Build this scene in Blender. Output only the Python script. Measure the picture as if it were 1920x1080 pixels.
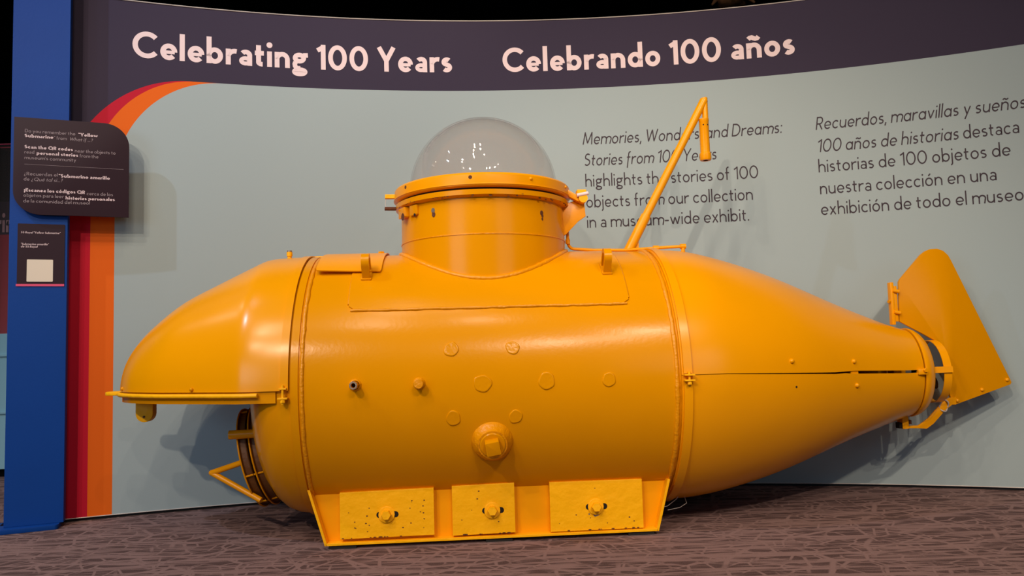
import bpy, bmesh, math, random
from math import sin, cos, pi, sqrt, radians as RAD, atan2
from mathutils import Vector, Matrix
random.seed(7)
scene = bpy.context.scene
for o in list(bpy.data.objects):
    bpy.data.objects.remove(o, do_unlink=True)
col = scene.collection

# ------------------------------------------------------------------ camera
PITCH, ROLL, CAMZ = .0742, -.0297, .734
F_ = Vector((0, cos(PITCH), sin(PITCH)))
U0 = Vector((0, -sin(PITCH), cos(PITCH)))
R0 = Vector((1, 0, 0))
RT = R0 * cos(ROLL) + U0 * sin(ROLL)
UP = -R0 * sin(ROLL) + U0 * cos(ROLL)
cam = bpy.data.cameras.new('camera')
cam.sensor_width = 36.0
cam.lens = 1430 / 1920 * 36
cam.clip_start = .05
camo = bpy.data.objects.new('camera', cam)
col.objects.link(camo)
M = Matrix((RT, UP, -F_)).transposed().to_4x4()
M.translation = (0, 0, CAMZ)
camo.matrix_world = M
scene.camera = camo

# ------------------------------------------------------------------ world, exposure
scene.view_settings.view_transform = 'Standard'
scene.view_settings.look = 'None'
scene.view_settings.gamma = 1
scene.view_settings.exposure = 0.0
w = bpy.data.worlds.new('world')
scene.world = w
w.use_nodes = True
bgn = w.node_tree.nodes['Background']
bgn.inputs[0].default_value = (.50, .62, 1.0, 1)
bgn.inputs[1].default_value = .02

# ------------------------------------------------------------------ ceiling spot lamps
WARM = (1, .80, .60)
COOL = (.62, .78, 1.0)


def spot(name, loc, target, power, size=75, radius=.035, color=WARM, blend=.6):
    l = bpy.data.lights.new(name, 'SPOT')
    l.energy = power
    l.spot_size = RAD(size)
    l.spot_blend = blend
    l.shadow_soft_size = radius
    l.color = color
    o = bpy.data.objects.new(name, l)
    col.objects.link(o)
    o.location = loc
    o.rotation_euler = (Vector(target) - Vector(loc)).to_track_quat('-Z', 'Y').to_euler()
    return o


KEY = .40
for i, (x, y, tx, ty, tz, p) in enumerate([
        (-.57, 1.84, -1.3, 3.8, 1.9, 75), (-.59, 1.55, .2, 3.9, 2.0, 75), (-.70, 1.13, -.5, 3.9, 1.9, 95),
        (-.81, .61, -1.5, 3.7, 1.8, 95), (-.18, 1.78, 1.0, 3.8, 1.9, 75), (-.19, 1.22, .6, 3.9, 1.9, 95)]):
    spot('spot_lamp', (x, y, 4.2), (tx, ty, tz), p * KEY, 62)
for (x, y, tx, ty, tz, p, c) in [
        (-2.07, .23, -.6, 3.3, .3, 140, WARM), (-2.34, -.35, .4, 3.4, .4, 300, WARM),
        (-3.0, -2.0, -.3, 3.3, .2, 500, WARM), (.75, -3.3, .9, 3.4, .3, 260, WARM),
        (.13, .41, -.1, 3.1, .6, 150, WARM), (-.84, .12, -.6, 3.1, .6, 150, WARM),
        (-2.51, 2.28, -1.2, 3.7, .3, 35, COOL), (-3.5, 1.3, -1.35, 3.65, .30, 520, COOL),
        (2.10, -1.2, 1.5, 3.6, 1.1, 640, WARM), (1.95, -2.2, 1.2, 3.4, .5, 330, WARM)]:
    spot('spot_lamp', (x, y, 4.2), (tx, ty, tz), p * KEY, 41 if x > 1.5 else 70, color=c)
for (x, y, z, tx, p, sz) in [(-2.1, -2.9, 4.2, -.3, 600, 52), (1.3, -2.8, 4.2, 1.0, 420, 34)]:
    spot('spot_lamp', (x, y, z), (tx, 3.3, .35), p * .8, sz, radius=.06)
for (x, y) in [(-4.0, 5.06), (-4.35, 3.1), (-4.8, 5.4), (-5.2, 3.1), (-3.7, 6.9), (-3.2, 6.4)]:
    spot('spot_lamp', (x, y, 4.2), (x * .6, y - .6, 0), 20, 80)


def area(name, loc, target, power, sx, sy, color):
    l = bpy.data.lights.new(name, 'AREA')
    l.shape = 'RECTANGLE'
    l.size, l.size_y, l.energy, l.color = sx, sy, power, color
    o = bpy.data.objects.new(name, l)
    col.objects.link(o)
    o.location = loc
    o.rotation_euler = (Vector(target) - Vector(loc)).to_track_quat('-Z', 'Y').to_euler()
    return o


# added fill: two unseen soft cool areas low in the room, behind the visitor
area('cool_fill', (-3.6, -2.2, 1.7), (-.6, 3.3, .7), 44, 2.2, 1.6, (.60, .82, 1.0))
area('cool_fill', (3.4, -2.6, 1.9), (.8, 3.6, .4), 20, 2.5, 1.8, (.60, .80, 1.0))

# ------------------------------------------------------------------ materials


def mat(name, color, rough=.5, metal=0., coat=0., bump=0., bscale=30., var=0., spec=.5, vscale=6., emit=None):
    m = bpy.data.materials.new(name)
    m.use_nodes = True
    nt = m.node_tree
    b = nt.nodes['Principled BSDF']
    b.inputs['Base Color'].default_value = (*color, 1)
    b.inputs['Roughness'].default_value = rough
    b.inputs['Metallic'].default_value = metal
    b.inputs['Coat Weight'].default_value = coat
    b.inputs['Coat Roughness'].default_value = .15
    b.inputs['Specular IOR Level'].default_value = spec
    if emit:
        b.inputs['Emission Color'].default_value = (*color, 1)
        b.inputs['Emission Strength'].default_value = emit
    tc = nt.nodes.new('ShaderNodeTexCoord')
    if bump:
        n = nt.nodes.new('ShaderNodeTexNoise')
        n.inputs['Scale'].default_value = bscale
        n.inputs['Detail'].default_value = 3
        nt.links.new(tc.outputs['Object'], n.inputs['Vector'])
        bp = nt.nodes.new('ShaderNodeBump')
        bp.inputs['Strength'].default_value = bump
        bp.inputs['Distance'].default_value = .01
        nt.links.new(n.outputs['Fac'], bp.inputs['Height'])
        nt.links.new(bp.outputs['Normal'], b.inputs['Normal'])
        if coat:
            nt.links.new(bp.outputs['Normal'], b.inputs['Coat Normal'])
    if var:
        n2 = nt.nodes.new('ShaderNodeTexNoise')
        n2.inputs['Scale'].default_value = vscale
        n2.inputs['Detail'].default_value = 4
        nt.links.new(tc.outputs['Object'], n2.inputs['Vector'])
        mx = nt.nodes.new('ShaderNodeMix')
        mx.data_type = 'RGBA'
        mx.inputs['A'].default_value = (*[c * (1 - var) for c in color], 1)
        mx.inputs['B'].default_value = (*[min(1, c * (1 + var)) for c in color], 1)
        nt.links.new(n2.outputs['Fac'], mx.inputs['Factor'])
        nt.links.new(mx.outputs['Result'], b.inputs['Base Color'])
    return m


YEL = (.71, .28, .0)
YELB = (.86, .34, .0)
M_YEL = mat('yellow_paint', YEL, .21, bump=.03, bscale=60, var=.04, spec=.17)
M_YELR = mat('yellow_paint_rough', (1.0, .46, .0), .5, bump=.5, bscale=22, var=.08, spec=.25)
M_WELD = mat('yellow_paint_weld', (.74, .28, .0), .33, bump=.4, bscale=70, var=.05, spec=.4)
M_YELP = mat('yellow_paint_pipe', YELB, .3, bump=.05, bscale=40, var=.04, spec=.3)
M_YELM = mat('yellow_paint_smooth', (.84, .335, .0), .24, bump=.04, bscale=9, var=.03, spec=.32)
M_DIRTSHADE = mat('dirty_shaded_yellow_paint', (.13, .042, .003), .6, bump=.3, bscale=40, var=.25)  # dirty paint, colour darkened further for the deep shade on the guard hoops
M_HOLE = mat('dark_hole', (.008, .004, .002), .9)
M_RUST = mat('rust', (.10, .028, .008), .8, bump=.4, bscale=90, var=.3)
M_STEEL = mat('bare_metal', (.42, .34, .28), .4, metal=.8, bump=.2)
M_BRONZE = mat('dark_bronze', (.05, .022, .012), .5, metal=.3, var=.2)
M_TEAL = mat('teal_graphic', (.33, .405, .435), .6, bump=.03, bscale=200, spec=.15)
M_NAVY = mat('navy_graphic', (.040, .031, .060), .6, spec=.1)
M_RED = mat('red_graphic', (.48, .008, .030), .6, spec=.12)
M_ORANGE = mat('orange_graphic', (.72, .122, .008), .6, spec=.12)
M_EDGE = mat('panel_edge', (.55, .50, .48), .5)
M_LETP = mat('pale_pink_lettering', (.80, .64, .68), .6, spec=.2)
M_LETD = mat('dark_lettering', (.045, .032, .045), .6, spec=.2)
M_BLUE = mat('blue_laminate', (.003, .046, .26), .5, bump=.04, bscale=120, var=.06, spec=.15)
M_SIGN = mat('dark_sign_panel', (.030, .016, .024), .5, spec=.1)
M_SIGNL = mat('sign_lettering', (.62, .48, .52), .6)
M_SIGNG = mat('grey_sign_lettering', (.26, .20, .23), .6)
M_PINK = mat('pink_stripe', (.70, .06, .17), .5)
M_CARD = mat('pale_paper', (.70, .62, .52), .6)
M_RED2 = mat('red_exhibit_panel', (.62, .035, .07), .5)
M_LBLUE = mat('pale_blue_laminate', (.30, .55, .66), .45)
M_BLACK = mat('black_void_paint', (.004, .004, .005), .95, spec=.05)
M_BROWN = mat('brown_wood', (.22, .09, .03), .7, bump=.6, bscale=12, var=.4)
M_RUBBER = mat('dark_rubber', (.012, .010, .010), .8)
M_WIRE = mat('pale_wire', (.5, .45, .42), .5)
M_LAMP = mat('lamp_glow', (1, .95, .9), .5, emit=6)


def glass_mat(name, tint, haze, refl):
    m = bpy.data.materials.new(name)
    m.use_nodes = True
    nt = m.node_tree
    for n in list(nt.nodes):
        nt.nodes.remove(n)
    out = nt.nodes.new('ShaderNodeOutputMaterial')
    tr = nt.nodes.new('ShaderNodeBsdfTransparent')
    tr.inputs[0].default_value = (*tint, 1)
    df = nt.nodes.new('ShaderNodeBsdfDiffuse')
    df.inputs[0].default_value = (.75, .70, .68, 1)
    gl = nt.nodes.new('ShaderNodeBsdfGlossy')
    gl.inputs['Roughness'].default_value = .02
    lw = nt.nodes.new('ShaderNodeLayerWeight')
    lw.inputs[0].default_value = .5
    pw = nt.nodes.new('ShaderNodeMath')
    pw.operation = 'POWER'
    pw.inputs[1].default_value = 5
    nt.links.new(lw.outputs['Facing'], pw.inputs[0])
    fr = nt.nodes.new('ShaderNodeMath')
    fr.operation = 'MULTIPLY_ADD'
    fr.inputs[1].default_value = refl
    fr.inputs[2].default_value = .035
    nt.links.new(pw.outputs[0], fr.inputs[0])
    m1 = nt.nodes.new('ShaderNodeMixShader')
    m1.inputs[0].default_value = haze
    m2 = nt.nodes.new('ShaderNodeMixShader')
    nt.links.new(tr.outputs[0], m1.inputs[1])
    nt.links.new(df.outputs[0], m1.inputs[2])
    nt.links.new(fr.outputs[0], m2.inputs[0])
    nt.links.new(m1.outputs[0], m2.inputs[1])
    nt.links.new(gl.outputs[0], m2.inputs[2])
    nt.links.new(m2.outputs[0], out.inputs[0])
    return m


M_DOME = glass_mat('hazy_acrylic', (.965, .955, .95), .05, .45)
M_CASE = glass_mat('clear_acrylic', (.9, .82, .82), .05, .4)


def carpet():
    m = bpy.data.materials.new('carpet')
    m.use_nodes = True
    nt = m.node_tree
    L = nt.links.new
    b = nt.nodes['Principled BSDF']
    b.inputs['Roughness'].default_value = .95
    b.inputs['Specular IOR Level'].default_value = .1
    tc = nt.nodes.new('ShaderNodeTexCoord')
    # slight warp so strokes are not ruler straight
    wn = nt.nodes.new('ShaderNodeTexNoise')
    wn.inputs['Scale'].default_value = 5
    L(tc.outputs['Object'], wn.inputs['Vector'])
    wa = nt.nodes.new('ShaderNodeVectorMath')
    wa.operation = 'MULTIPLY_ADD'
    wa.inputs[1].default_value = (.03, .03, 0)
    L(wn.outputs['Color'], wa.inputs[0])
    L(tc.outputs['Object'], wa.inputs[2])
    prev = None
    for k, (ang, sc, th) in enumerate([(12, 1.3, .64), (47, 1.0, .63), (83, .8, .62), (121, .9, .63), (158, 1.2, .64), (102, 1.6, .63), (67, 1.5, .63)]):
        mp = nt.nodes.new('ShaderNodeMapping')
        mp.inputs['Rotation'].default_value = (0, 0, RAD(ang))
        mp.inputs['Scale'].default_value = (2.2 * sc, 34 * sc, 1)
        mp.inputs['Location'].default_value = (k * 3.7, k * 1.9, 0)
        L(wa.outputs[0], mp.inputs['Vector'])
        n = nt.nodes.new('ShaderNodeTexNoise')
        n.inputs['Scale'].default_value = 1.0
        n.inputs['Detail'].default_value = 1.5
        L(mp.outputs[0], n.inputs['Vector'])
        r = nt.nodes.new('ShaderNodeMapRange')
        r.inputs['From Min'].default_value = th - .04
        r.inputs['From Max'].default_value = th + .03
        L(n.outputs['Fac'], r.inputs['Value'])
        if prev is None:
            prev = r.outputs[0]
        else:
            mx = nt.nodes.new('ShaderNodeMath')
            mx.operation = 'MAXIMUM'
            L(prev, mx.inputs[0])
            L(r.outputs[0], mx.inputs[1])
            prev = mx.outputs[0]
    for k, (sc, lo, hi) in enumerate([(4.3, .025, .055), (7.5, .03, .06), (12.0, .03, .07)]):
        mp = nt.nodes.new('ShaderNodeMapping')
        mp.inputs['Location'].default_value = (k * 5.3, k * 2.1, 0)
        mp.inputs['Rotation'].default_value = (0, 0, .5 + k)
        L(wa.outputs[0], mp.inputs['Vector'])
        v = nt.nodes.new('ShaderNodeTexVoronoi')
        v.voronoi_dimensions = '2D'
        v.feature = 'DISTANCE_TO_EDGE'
        v.inputs['Scale'].default_value = sc
        L(mp.outputs[0], v.inputs['Vector'])
        r = nt.nodes.new('ShaderNodeMapRange')
        r.inputs['From Min'].default_value = hi
        r.inputs['From Max'].default_value = lo
        L(v.outputs['Distance'], r.inputs['Value'])
        bn = nt.nodes.new('ShaderNodeTexNoise')
        bn.inputs['Scale'].default_value = 5.0 + 3 * k
        bn.inputs['Detail'].default_value = 2
        L(mp.outputs[0], bn.inputs['Vector'])
        br = nt.nodes.new('ShaderNodeMapRange')
        br.inputs['From Min'].default_value = .36
        br.inputs['From Max'].default_value = .56
        L(bn.outputs['Fac'], br.inputs['Value'])
        bm_ = nt.nodes.new('ShaderNodeMath')
        bm_.operation = 'MULTIPLY'
        L(r.outputs[0], bm_.inputs[0])
        L(br.outputs[0], bm_.inputs[1])
        r = bm_
        mx = nt.nodes.new('ShaderNodeMath')
        mx.operation = 'MAXIMUM'
        L(prev, mx.inputs[0])
        L(r.outputs[0], mx.inputs[1])
        prev = mx.outputs[0]
    fine = nt.nodes.new('ShaderNodeTexNoise')
    fine.inputs['Scale'].default_value = 260
    fine.inputs['Detail'].default_value = 2
    L(tc.outputs['Object'], fine.inputs['Vector'])
    mul = nt.nodes.new('ShaderNodeMath')
    mul.operation = 'MULTIPLY_ADD'
    L(fine.outputs['Fac'], mul.inputs[0])
    mul.inputs[1].default_value = .9
    mul.inputs[2].default_value = -.36
    ad = nt.nodes.new('ShaderNodeMath')
    ad.operation = 'ADD'
    ad.use_clamp = True
    L(prev, ad.inputs[0])
    L(mul.outputs[0], ad.inputs[1])
    mix = nt.nodes.new('ShaderNodeMix')
    mix.data_type = 'RGBA'
    mix.inputs['A'].default_value = (.078, .048, .048, 1)
    mix.inputs['B'].default_value = (.235, .152, .148, 1)
    L(ad.outputs[0], mix.inputs['Factor'])
    L(mix.outputs['Result'], b.inputs['Base Color'])
    bp = nt.nodes.new('ShaderNodeBump')
    bp.inputs['Strength'].default_value = .35
    bp.inputs['Distance'].default_value = .004
    L(fine.outputs['Fac'], bp.inputs['Height'])
    L(bp.outputs['Normal'], b.inputs['Normal'])
    return m


M_CARPET = carpet()

# ------------------------------------------------------------------ object helpers


def obj(name, bm, m, parent=None, smooth=None, label=None, kind=None, recalc=True):
    """link a bmesh as ONE mesh object; m is a material or a list"""
    me = bpy.data.meshes.new(name)
    if recalc:
        bmesh.ops.recalc_face_normals(bm, faces=bm.faces)
    bm.to_mesh(me)
    bm.free()
    for mm in (m if isinstance(m, list) else [m]):
        me.materials.append(mm)
    if smooth:
        me.polygons.foreach_set('use_smooth', [True] * len(me.polygons))
        me.set_sharp_from_angle(angle=RAD(smooth))
    o = bpy.data.objects.new(name, me)
    col.objects.link(o)
    if parent:
        o.parent = parent
    if label:
        o['label'] = label
    if kind:
        o['kind'] = kind
    return o


def thing(name, label, cat, loc=(0, 0, 0), rz=0., group=None):
    o = bpy.data.objects.new(name, None)
    o.empty_display_size = .1
    col.objects.link(o)
    o.location = loc
    o.rotation_euler = (0, 0, rz)
    o['label'] = label
    o['category'] = cat
    if group:
        o['group'] = group
    return o


def box(bm, lo, hi, bev=0.):
    x0, y0, z0 = lo
    x1, y1, z1 = hi
    b2 = bmesh.new()
    bmesh.ops.create_cube(b2, size=1)
    bmesh.ops.scale(b2, vec=(x1 - x0, y1 - y0, z1 - z0), verts=b2.verts)
    bmesh.ops.translate(b2, vec=((x0 + x1) / 2, (y0 + y1) / 2, (z0 + z1) / 2), verts=b2.verts)
    if bev:
        bmesh.ops.bevel(b2, geom=b2.edges[:], offset=bev, segments=2, profile=.6, affect='EDGES')
    merge(bm, b2)
    return bm


def merge(bm, b2, mtx=None):
    if mtx is not None:
        bmesh.ops.transform(b2, matrix=mtx, verts=b2.verts)
    mp = {v: bm.verts.new(v.co) for v in b2.verts}
    for f in b2.faces:
        try:
            nf = bm.faces.new([mp[v] for v in f.verts])
            nf.material_index = f.material_index
        except ValueError:
            pass
    b2.free()


def frame(o, d, hint=Vector((0, 0, 1))):
    """4x4 with local Z along d, origin o"""
    z = Vector(d).normalized()
    if abs(z.dot(hint)) > .98:
        hint = Vector((1, 0, 0))
    x = hint.cross(z).normalized()
    y = z.cross(x)
    m = Matrix((x, y, z)).transposed().to_4x4()
    m.translation = Vector(o)
    return m


def lathe(bm, prof, mtx=Matrix.Identity(4), n=48, a0=0., a1=2 * pi, caps=False):
    """prof [(z, r)] around local Z. Full turn closes."""
    full = abs(a1 - a0 - 2 * pi) < 1e-6
    na = n if full else n + 1
    rings = []
    for z, r in prof:
        if r < 1e-6:
            rings.append([bm.verts.new(mtx @ Vector((0, 0, z)))])
        else:
            rings.append([bm.verts.new(mtx @ Vector((r * cos(a0 + (a1 - a0) * k / n), r * sin(a0 + (a1 - a0) * k / n), z))) for k in range(na)])
    for A, B in zip(rings, rings[1:]):
        cnt = n if full else n
        for k in range(cnt):
            k2 = (k + 1) % na
            q = []
            for v in ((A[k % len(A)], A[k2 % len(A)], B[k2 % len(B)], B[k % len(B)])):
                if v not in q:
                    q.append(v)
            if len(q) >= 3:
                bm.faces.new(q)
    if caps:
        for r in (rings[0], rings[-1]):
            if len(r) > 2:
                bm.faces.new(r)
    return rings


def tube(bm, pts, r, n=12, caps=True, closed=False, rfun=None):
    pts = [Vector(p) for p in pts]
    rings = []
    N = len(pts)
    prevx = None
    for i, p in enumerate(pts):
        if closed:
            d = (pts[(i + 1) % N] - pts[i - 1])
        else:
            d = pts[min(i + 1, N - 1)] - pts[max(i - 1, 0)]
        d.normalize()
        if prevx is None:
            h = Vector((0, 0, 1)) if abs(d.z) < .9 else Vector((0, 1, 0))
            x = h.cross(d).normalized()
        else:
            x = (prevx - d * prevx.dot(d)).normalized()
        prevx = x
        y = d.cross(x)
        rr = rfun(i) if rfun else r
        rings.append([bm.verts.new(p + (x * cos(2 * pi * k / n) + y * sin(2 * pi * k / n)) * rr) for k in range(n)])
    seq = list(zip(rings, rings[1:]))
    if closed:
        seq.append((rings[-1], rings[0]))
    for A, B in seq:
        for k in range(n):
            bm.faces.new((A[k], A[(k + 1) % n], B[(k + 1) % n], B[k]))
    if caps and not closed:
        bm.faces.new(rings[0])
        bm.faces.new(rings[-1])


def prism(bm, poly, mtx, t0, t1, bev=0.):
    """extrude a 2D polygon (local xy) between local z t0 and t1"""
    b2 = bmesh.new()
    lo = [b2.verts.new((x, y, t0)) for x, y in poly]
    hi = [b2.verts.new((x, y, t1)) for x, y in poly]
    b2.faces.new(lo)
    b2.faces.new(hi)
    n = len(poly)
    for i in range(n):
        b2.faces.new((lo[i], lo[(i + 1) % n], hi[(i + 1) % n], hi[i]))
    bmesh.ops.recalc_face_normals(b2, faces=b2.faces)
    if bev:
        ed = [e for e in b2.edges if abs(e.verts[0].co.z - e.verts[1].co.z) < 1e-6]
        bmesh.ops.bevel(b2, geom=ed, offset=bev, segments=2, profile=.6, affect='EDGES')
    merge(bm, b2, mtx)


def rrect(x0, y0, x1, y1, r, n=6, corners='abcd'):
    """rounded rectangle; a=lower left b=lower right c=upper right d=upper left"""
    out = []
    for key, cx, cy, s, px, py in (('a', x0 + r, y0 + r, pi, x0, y0), ('b', x1 - r, y0 + r, 1.5 * pi, x1, y0),
                                   ('c', x1 - r, y1 - r, 0, x1, y1), ('d', x0 + r, y1 - r, .5 * pi, x0, y1)):
        if key in corners:
            out += [(cx + r * cos(s + k * pi / 2 / n), cy + r * sin(s + k * pi / 2 / n)) for k in range(n + 1)]
        else:
            out.append((px, py))
    return out


def hexhead(bm, o, d, r, h, washer=0, dome=False):
    m = frame(o, d)
    if washer:
        lathe(bm, [(-.002, 0), (-.002, washer), (.003, washer), (.004, washer - .002), (.004, 0)], m, 24)
        m = frame(Vector(o) + Vector(d).normalized() * .003, d)
    if dome:
        lathe(bm, [(-.003, r), (h * .3, r), (h * .75, r * .75), (h, r * .35), (h, 0)], m, 14)
    else:
        lathe(bm, [(-.003, 0), (-.003, r), (h * .85, r), (h, r * .88), (h, 0)], m, 6)


# ------------------------------------------------------------------ stroke lettering
XH = .62


def seg(*p):
    return [(p[i], p[i + 1]) for i in range(0, len(p), 2)]


def arc(cx, cy, rx, ry, a0, a1, n=None):
    n = n or max(4, int(abs(a1 - a0) / 9))
    return [(cx + rx * cos(RAD(a0 + (a1 - a0) * k / n)), cy + ry * sin(RAD(a0 + (a1 - a0) * k / n))) for k in range(n + 1)]


def glyph(c, h, it):
    """returns (width, list of centre-line strokes); cap height 1, stroke half width h"""
    X = XH
    rb, ry = .30 - h, X / 2 - h + .01
    A = 1.04

    def bowl(cx=.30):
        return arc(cx, X / 2, rb, ry, 0, 360)
    if c in 'áéíóúñü¿¡':
        pass
    acc = {'ñ': 'n', 'ó': 'o', 'é': 'e', 'í': 'i', 'á': 'a'}
    if c in acc:
        wd, st = glyph(acc[c], h, it)
        if acc[c] == 'i':
            st = st[:1]
        m = wd / 2
        if c == 'ñ':
            st = st + [[(m - .2, X + .16), (m - .14, X + .215), (m - .07, X + .225), (m, X + .19), (m + .07, X + .165), (m + .14, X + .175), (m + .2, X + .24)]]
        else:
            st = st + [seg(m - .02, X + .13, m + .12, X + .29)]
        return wd, st
    if c == 'o':
        return .60, [bowl()]
    if c == 'c':
        return .52, [arc(.30, X / 2, rb, ry, 45, 315)]
    if c == 'e':
        return .58, [arc(.30, X / 2, rb, ry, -2, 318), ('thin', .72, seg(h, X / 2 - .015, .60 - h, X / 2 - .015))]
    if c == 'b':
        return .60, [bowl(), seg(h, 0, h, A)]
    if c == 'd':
        return .60, [bowl(), seg(.60 - h, 0, .60 - h, A)]
    if c == 'p':
        return .60, [bowl(), seg(h, -.3, h, X)]
    if c == 'q':
        return .60, [bowl(), seg(.60 - h, -.3, .60 - h, X)]
    if c == 'a':
        if it:
            return .60, [bowl(), seg(.60 - h, 0, .60 - h, X)]
        return .50, [seg(.50 - h, 0, .50 - h, X - .20), arc(.26, X - .21, .24 - h, .22 - h, 0, 145),
                     ('thin', .85, arc(.25, .185, .25 - h, .195 - h, 0, 360))]
    if c == 'g':
        if it:
            return .60, [bowl(), seg(.60 - h, X, .60 - h, -.05), arc(.31, -.05, .29 - h, .26 - h, 0, -140)]
        hh = min(h, .085)
        return .58, [arc(.27, X - .2, .25 - hh, .21 - hh, 0, 360), seg(.42, X - hh, .60, X - hh + .01),
                     arc(.28, -.13, .29 - hh, .17 - hh, 0, 360),
                     [(.12, X - .36), (.09, .17), (.10, .09), (.17, .04 - hh * .3), (.30, .035 - hh * .3)]]
    if c == 'n':
        return .58, [seg(h, 0, h, X), arc(.29, X - .29, .29 - h, .30 - h, 175, 0) + [(.58 - h, 0)]]
    if c == 'm':
        q = .25
        return .92, [seg(h, 0, h, X), arc(h + (q - h / 2) * 1.0 - .0, X - .24, q - h / 2, .25 - h, 175, 0) + [(h + 2 * q - h, 0)],
                     arc(h + 2 * q - h + (q - h / 2), X - .24, q - h / 2, .25 - h, 175, 0) + [(.92 - h + .0, 0)]]
    if c == 'h':
        return .58, [seg(h, 0, h, A), arc(.29, X - .29, .29 - h, .30 - h, 175, 0) + [(.58 - h, 0)]]
    if c == 'u':
        return .57, [[(h, X)] + arc(.285, .28, .285 - h, .29 - h, 180, 350), seg(.57 - h, 0, .57 - h, X)]
    if c == 'r':
        return .38, [seg(h, 0, h, X), arc(.34, X - .30, .34 - h, .31 - h, 175, 75)]
    if c == 'i':
        return 2 * h, [seg(h, 0, h, X), ('dot', h, X + .25, h * 1.25)]
    if c == 'j':
        return 2 * h, [[(h, X), (h, -.12)] + arc(h - .14, -.12, .14, .15, 0, -80), ('dot', h, X + .25, h * 1.25)]
    if c == 'l':
        return 2 * h, [seg(h, 0, h, A)]
    if c == 't':
        return .36, [[(.14, X + .22), (.14, .16)] + arc(.14 + .14, .16, .14, .16 - h, 180, 275), seg(0, X - h, .34, X - h)]
    if c == 'f':
        s = -.28 if it else 0
        return .36, [arc(.14 + .16, A - .19, .16, .20 - h, 85, 180) + [(.14, s)], seg(0, X - h, .33, X - h)]
    if c == 's':
        H = X - 2 * h
        y = H / 4 + .0
        return .44, [arc(.225, X - h - y, .215 - h, y, 42, 235, 18)[:-2] + arc(.215, h + y, .225 - h, y, 65, -140, 18)]
    if c == 'S':
        H = 1 - 2 * h
        y = H / 4
        return .60, [arc(.30, 1 - h - y, .27 - h, y, 45, 235, 18)[:-2] + arc(.30, h + y, .30 - h, y, 65, -140, 18)]
    if c == 'v':
        return .54, [seg(h * .8, X, .27, h * .6), seg(.27, h * .6, .54 - h * .8, X)]
    if c == 'w':
        return .86, [seg(h * .8, X, .24, h * .6), seg(.24, h * .6, .43, X - h), seg(.43, X - h, .62, h * .6), seg(.62, h * .6, .86 - h * .8, X)]
    if c == 'x':
        return .52, [seg(h, 0, .52 - h, X), seg(h, X, .52 - h, 0)]
    if c == 'y':
        return .54, [seg(h * .8, X, .29, h), seg(.54 - h * .8, X, .16, -.30)]
    if c == 'C':
        return .86, [arc(.50, .5, .50 - h, .51 - h, 42, 318)]
    if c == 'D':
        return .74, [seg(h, 0, h, 1), seg(h, h, .26, h), seg(h, 1 - h, .26, 1 - h), arc(.26, .5, .48 - h, .5 - h, -90, 90)]
    if c == 'E':
        return .52, [seg(h, 0, h, 1), seg(h, h, .52, h), seg(h, 1 - h, .52, 1 - h), seg(h, .52, .46, .52)]
    if c == 'Q':
        return 1.0, [arc(.5, .5, .5 - h, .51 - h, 0, 360), seg(.62, .28, .95, -.05)]
    if c == 'R':
        return .60, [seg(h, 0, h, 1), seg(h, 1 - h, .30, 1 - h), seg(h, .45, .30, .45), arc(.30, .725 - h / 2, .28 - h, .275 - h / 2, -90, 90), seg(.28, .45, .60 - h, 0)]
    if c == 'M':
        return .92, [seg(h, 0, h + .09, 1), seg(h + .09, 1 - h, .46, .1), seg(.46, .1, .83 - h, 1 - h), seg(.83 - h, 1, .92 - h, 0)]
    if c == 'W':
        return 1.12, [seg(h, 1, .30, h * .6), seg(.30, h * .6, .56, 1 - h), seg(.56, 1 - h, .82, h * .6), seg(.82, h * .6, 1.12 - h, 1)]
    if c == 'Y':
        return .74, [seg(h * .8, 1, .37, .44), seg(.74 - h * .8, 1, .37, .44), seg(.37, .46, .37, 0)]
    if c == 'N':
        return .7, [seg(h, 0, h, 1), seg(h, 1, .7 - h, 0), seg(.7 - h, 0, .7 - h, 1)]
    if c == '1':
        return .34, [seg(.34 - h, 0, .34 - h, 1), seg(.02, .80 - h * .4, .34 - h, 1 - h * 1.1)]
    if c == '0':
        return .74, [arc(.37, .5, .37 - h, .51 - h, 0, 360)]
    if c == '.':
        return 2.2 * h, [('dot', 1.1 * h, 1.1 * h, h * 1.2)]
    if c == ':':
        return 2.2 * h, [('dot', 1.1 * h, 1.1 * h, h * 1.2), ('dot', 1.1 * h, X - 1.1 * h, h * 1.2)]
    if c == ',':
        return 2.2 * h, [seg(1.4 * h, 1.8 * h, .3 * h, -.16)]
    if c == '-':
        return .34, [seg(0, .33, .34, .33)]
    if c == '"':
        return .26, [seg(.06, 1.0, .04, .75), seg(.22, 1.0, .20, .75)]
    if c == "'":
        return .1, [seg(.06, 1.0, .04, .75)]
    if c == '?':
        return .46, [arc(.22, .76, .21 - h, .25 - h, 160, -60) + [(.22, .30)], ('dot', .22, 1.1 * h, h * 1.2)]
    if c == '¿':
        return .46, [[(.24, .38)] + arc(.24, -.04, .21 - h, .25 - h, 110, 340), ('dot', .24, .62, h * 1.2)]
    if c == '!':
        return 2.2 * h, [seg(1.1 * h, .3, 1.1 * h, 1), ('dot', 1.1 * h, 1.1 * h, h * 1.2)]
    if c == '¡':
        return 2.2 * h, [seg(1.1 * h, -.3, 1.1 * h, .4), ('dot', 1.1 * h, .6, h * 1.2)]
    return .3, []


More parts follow.
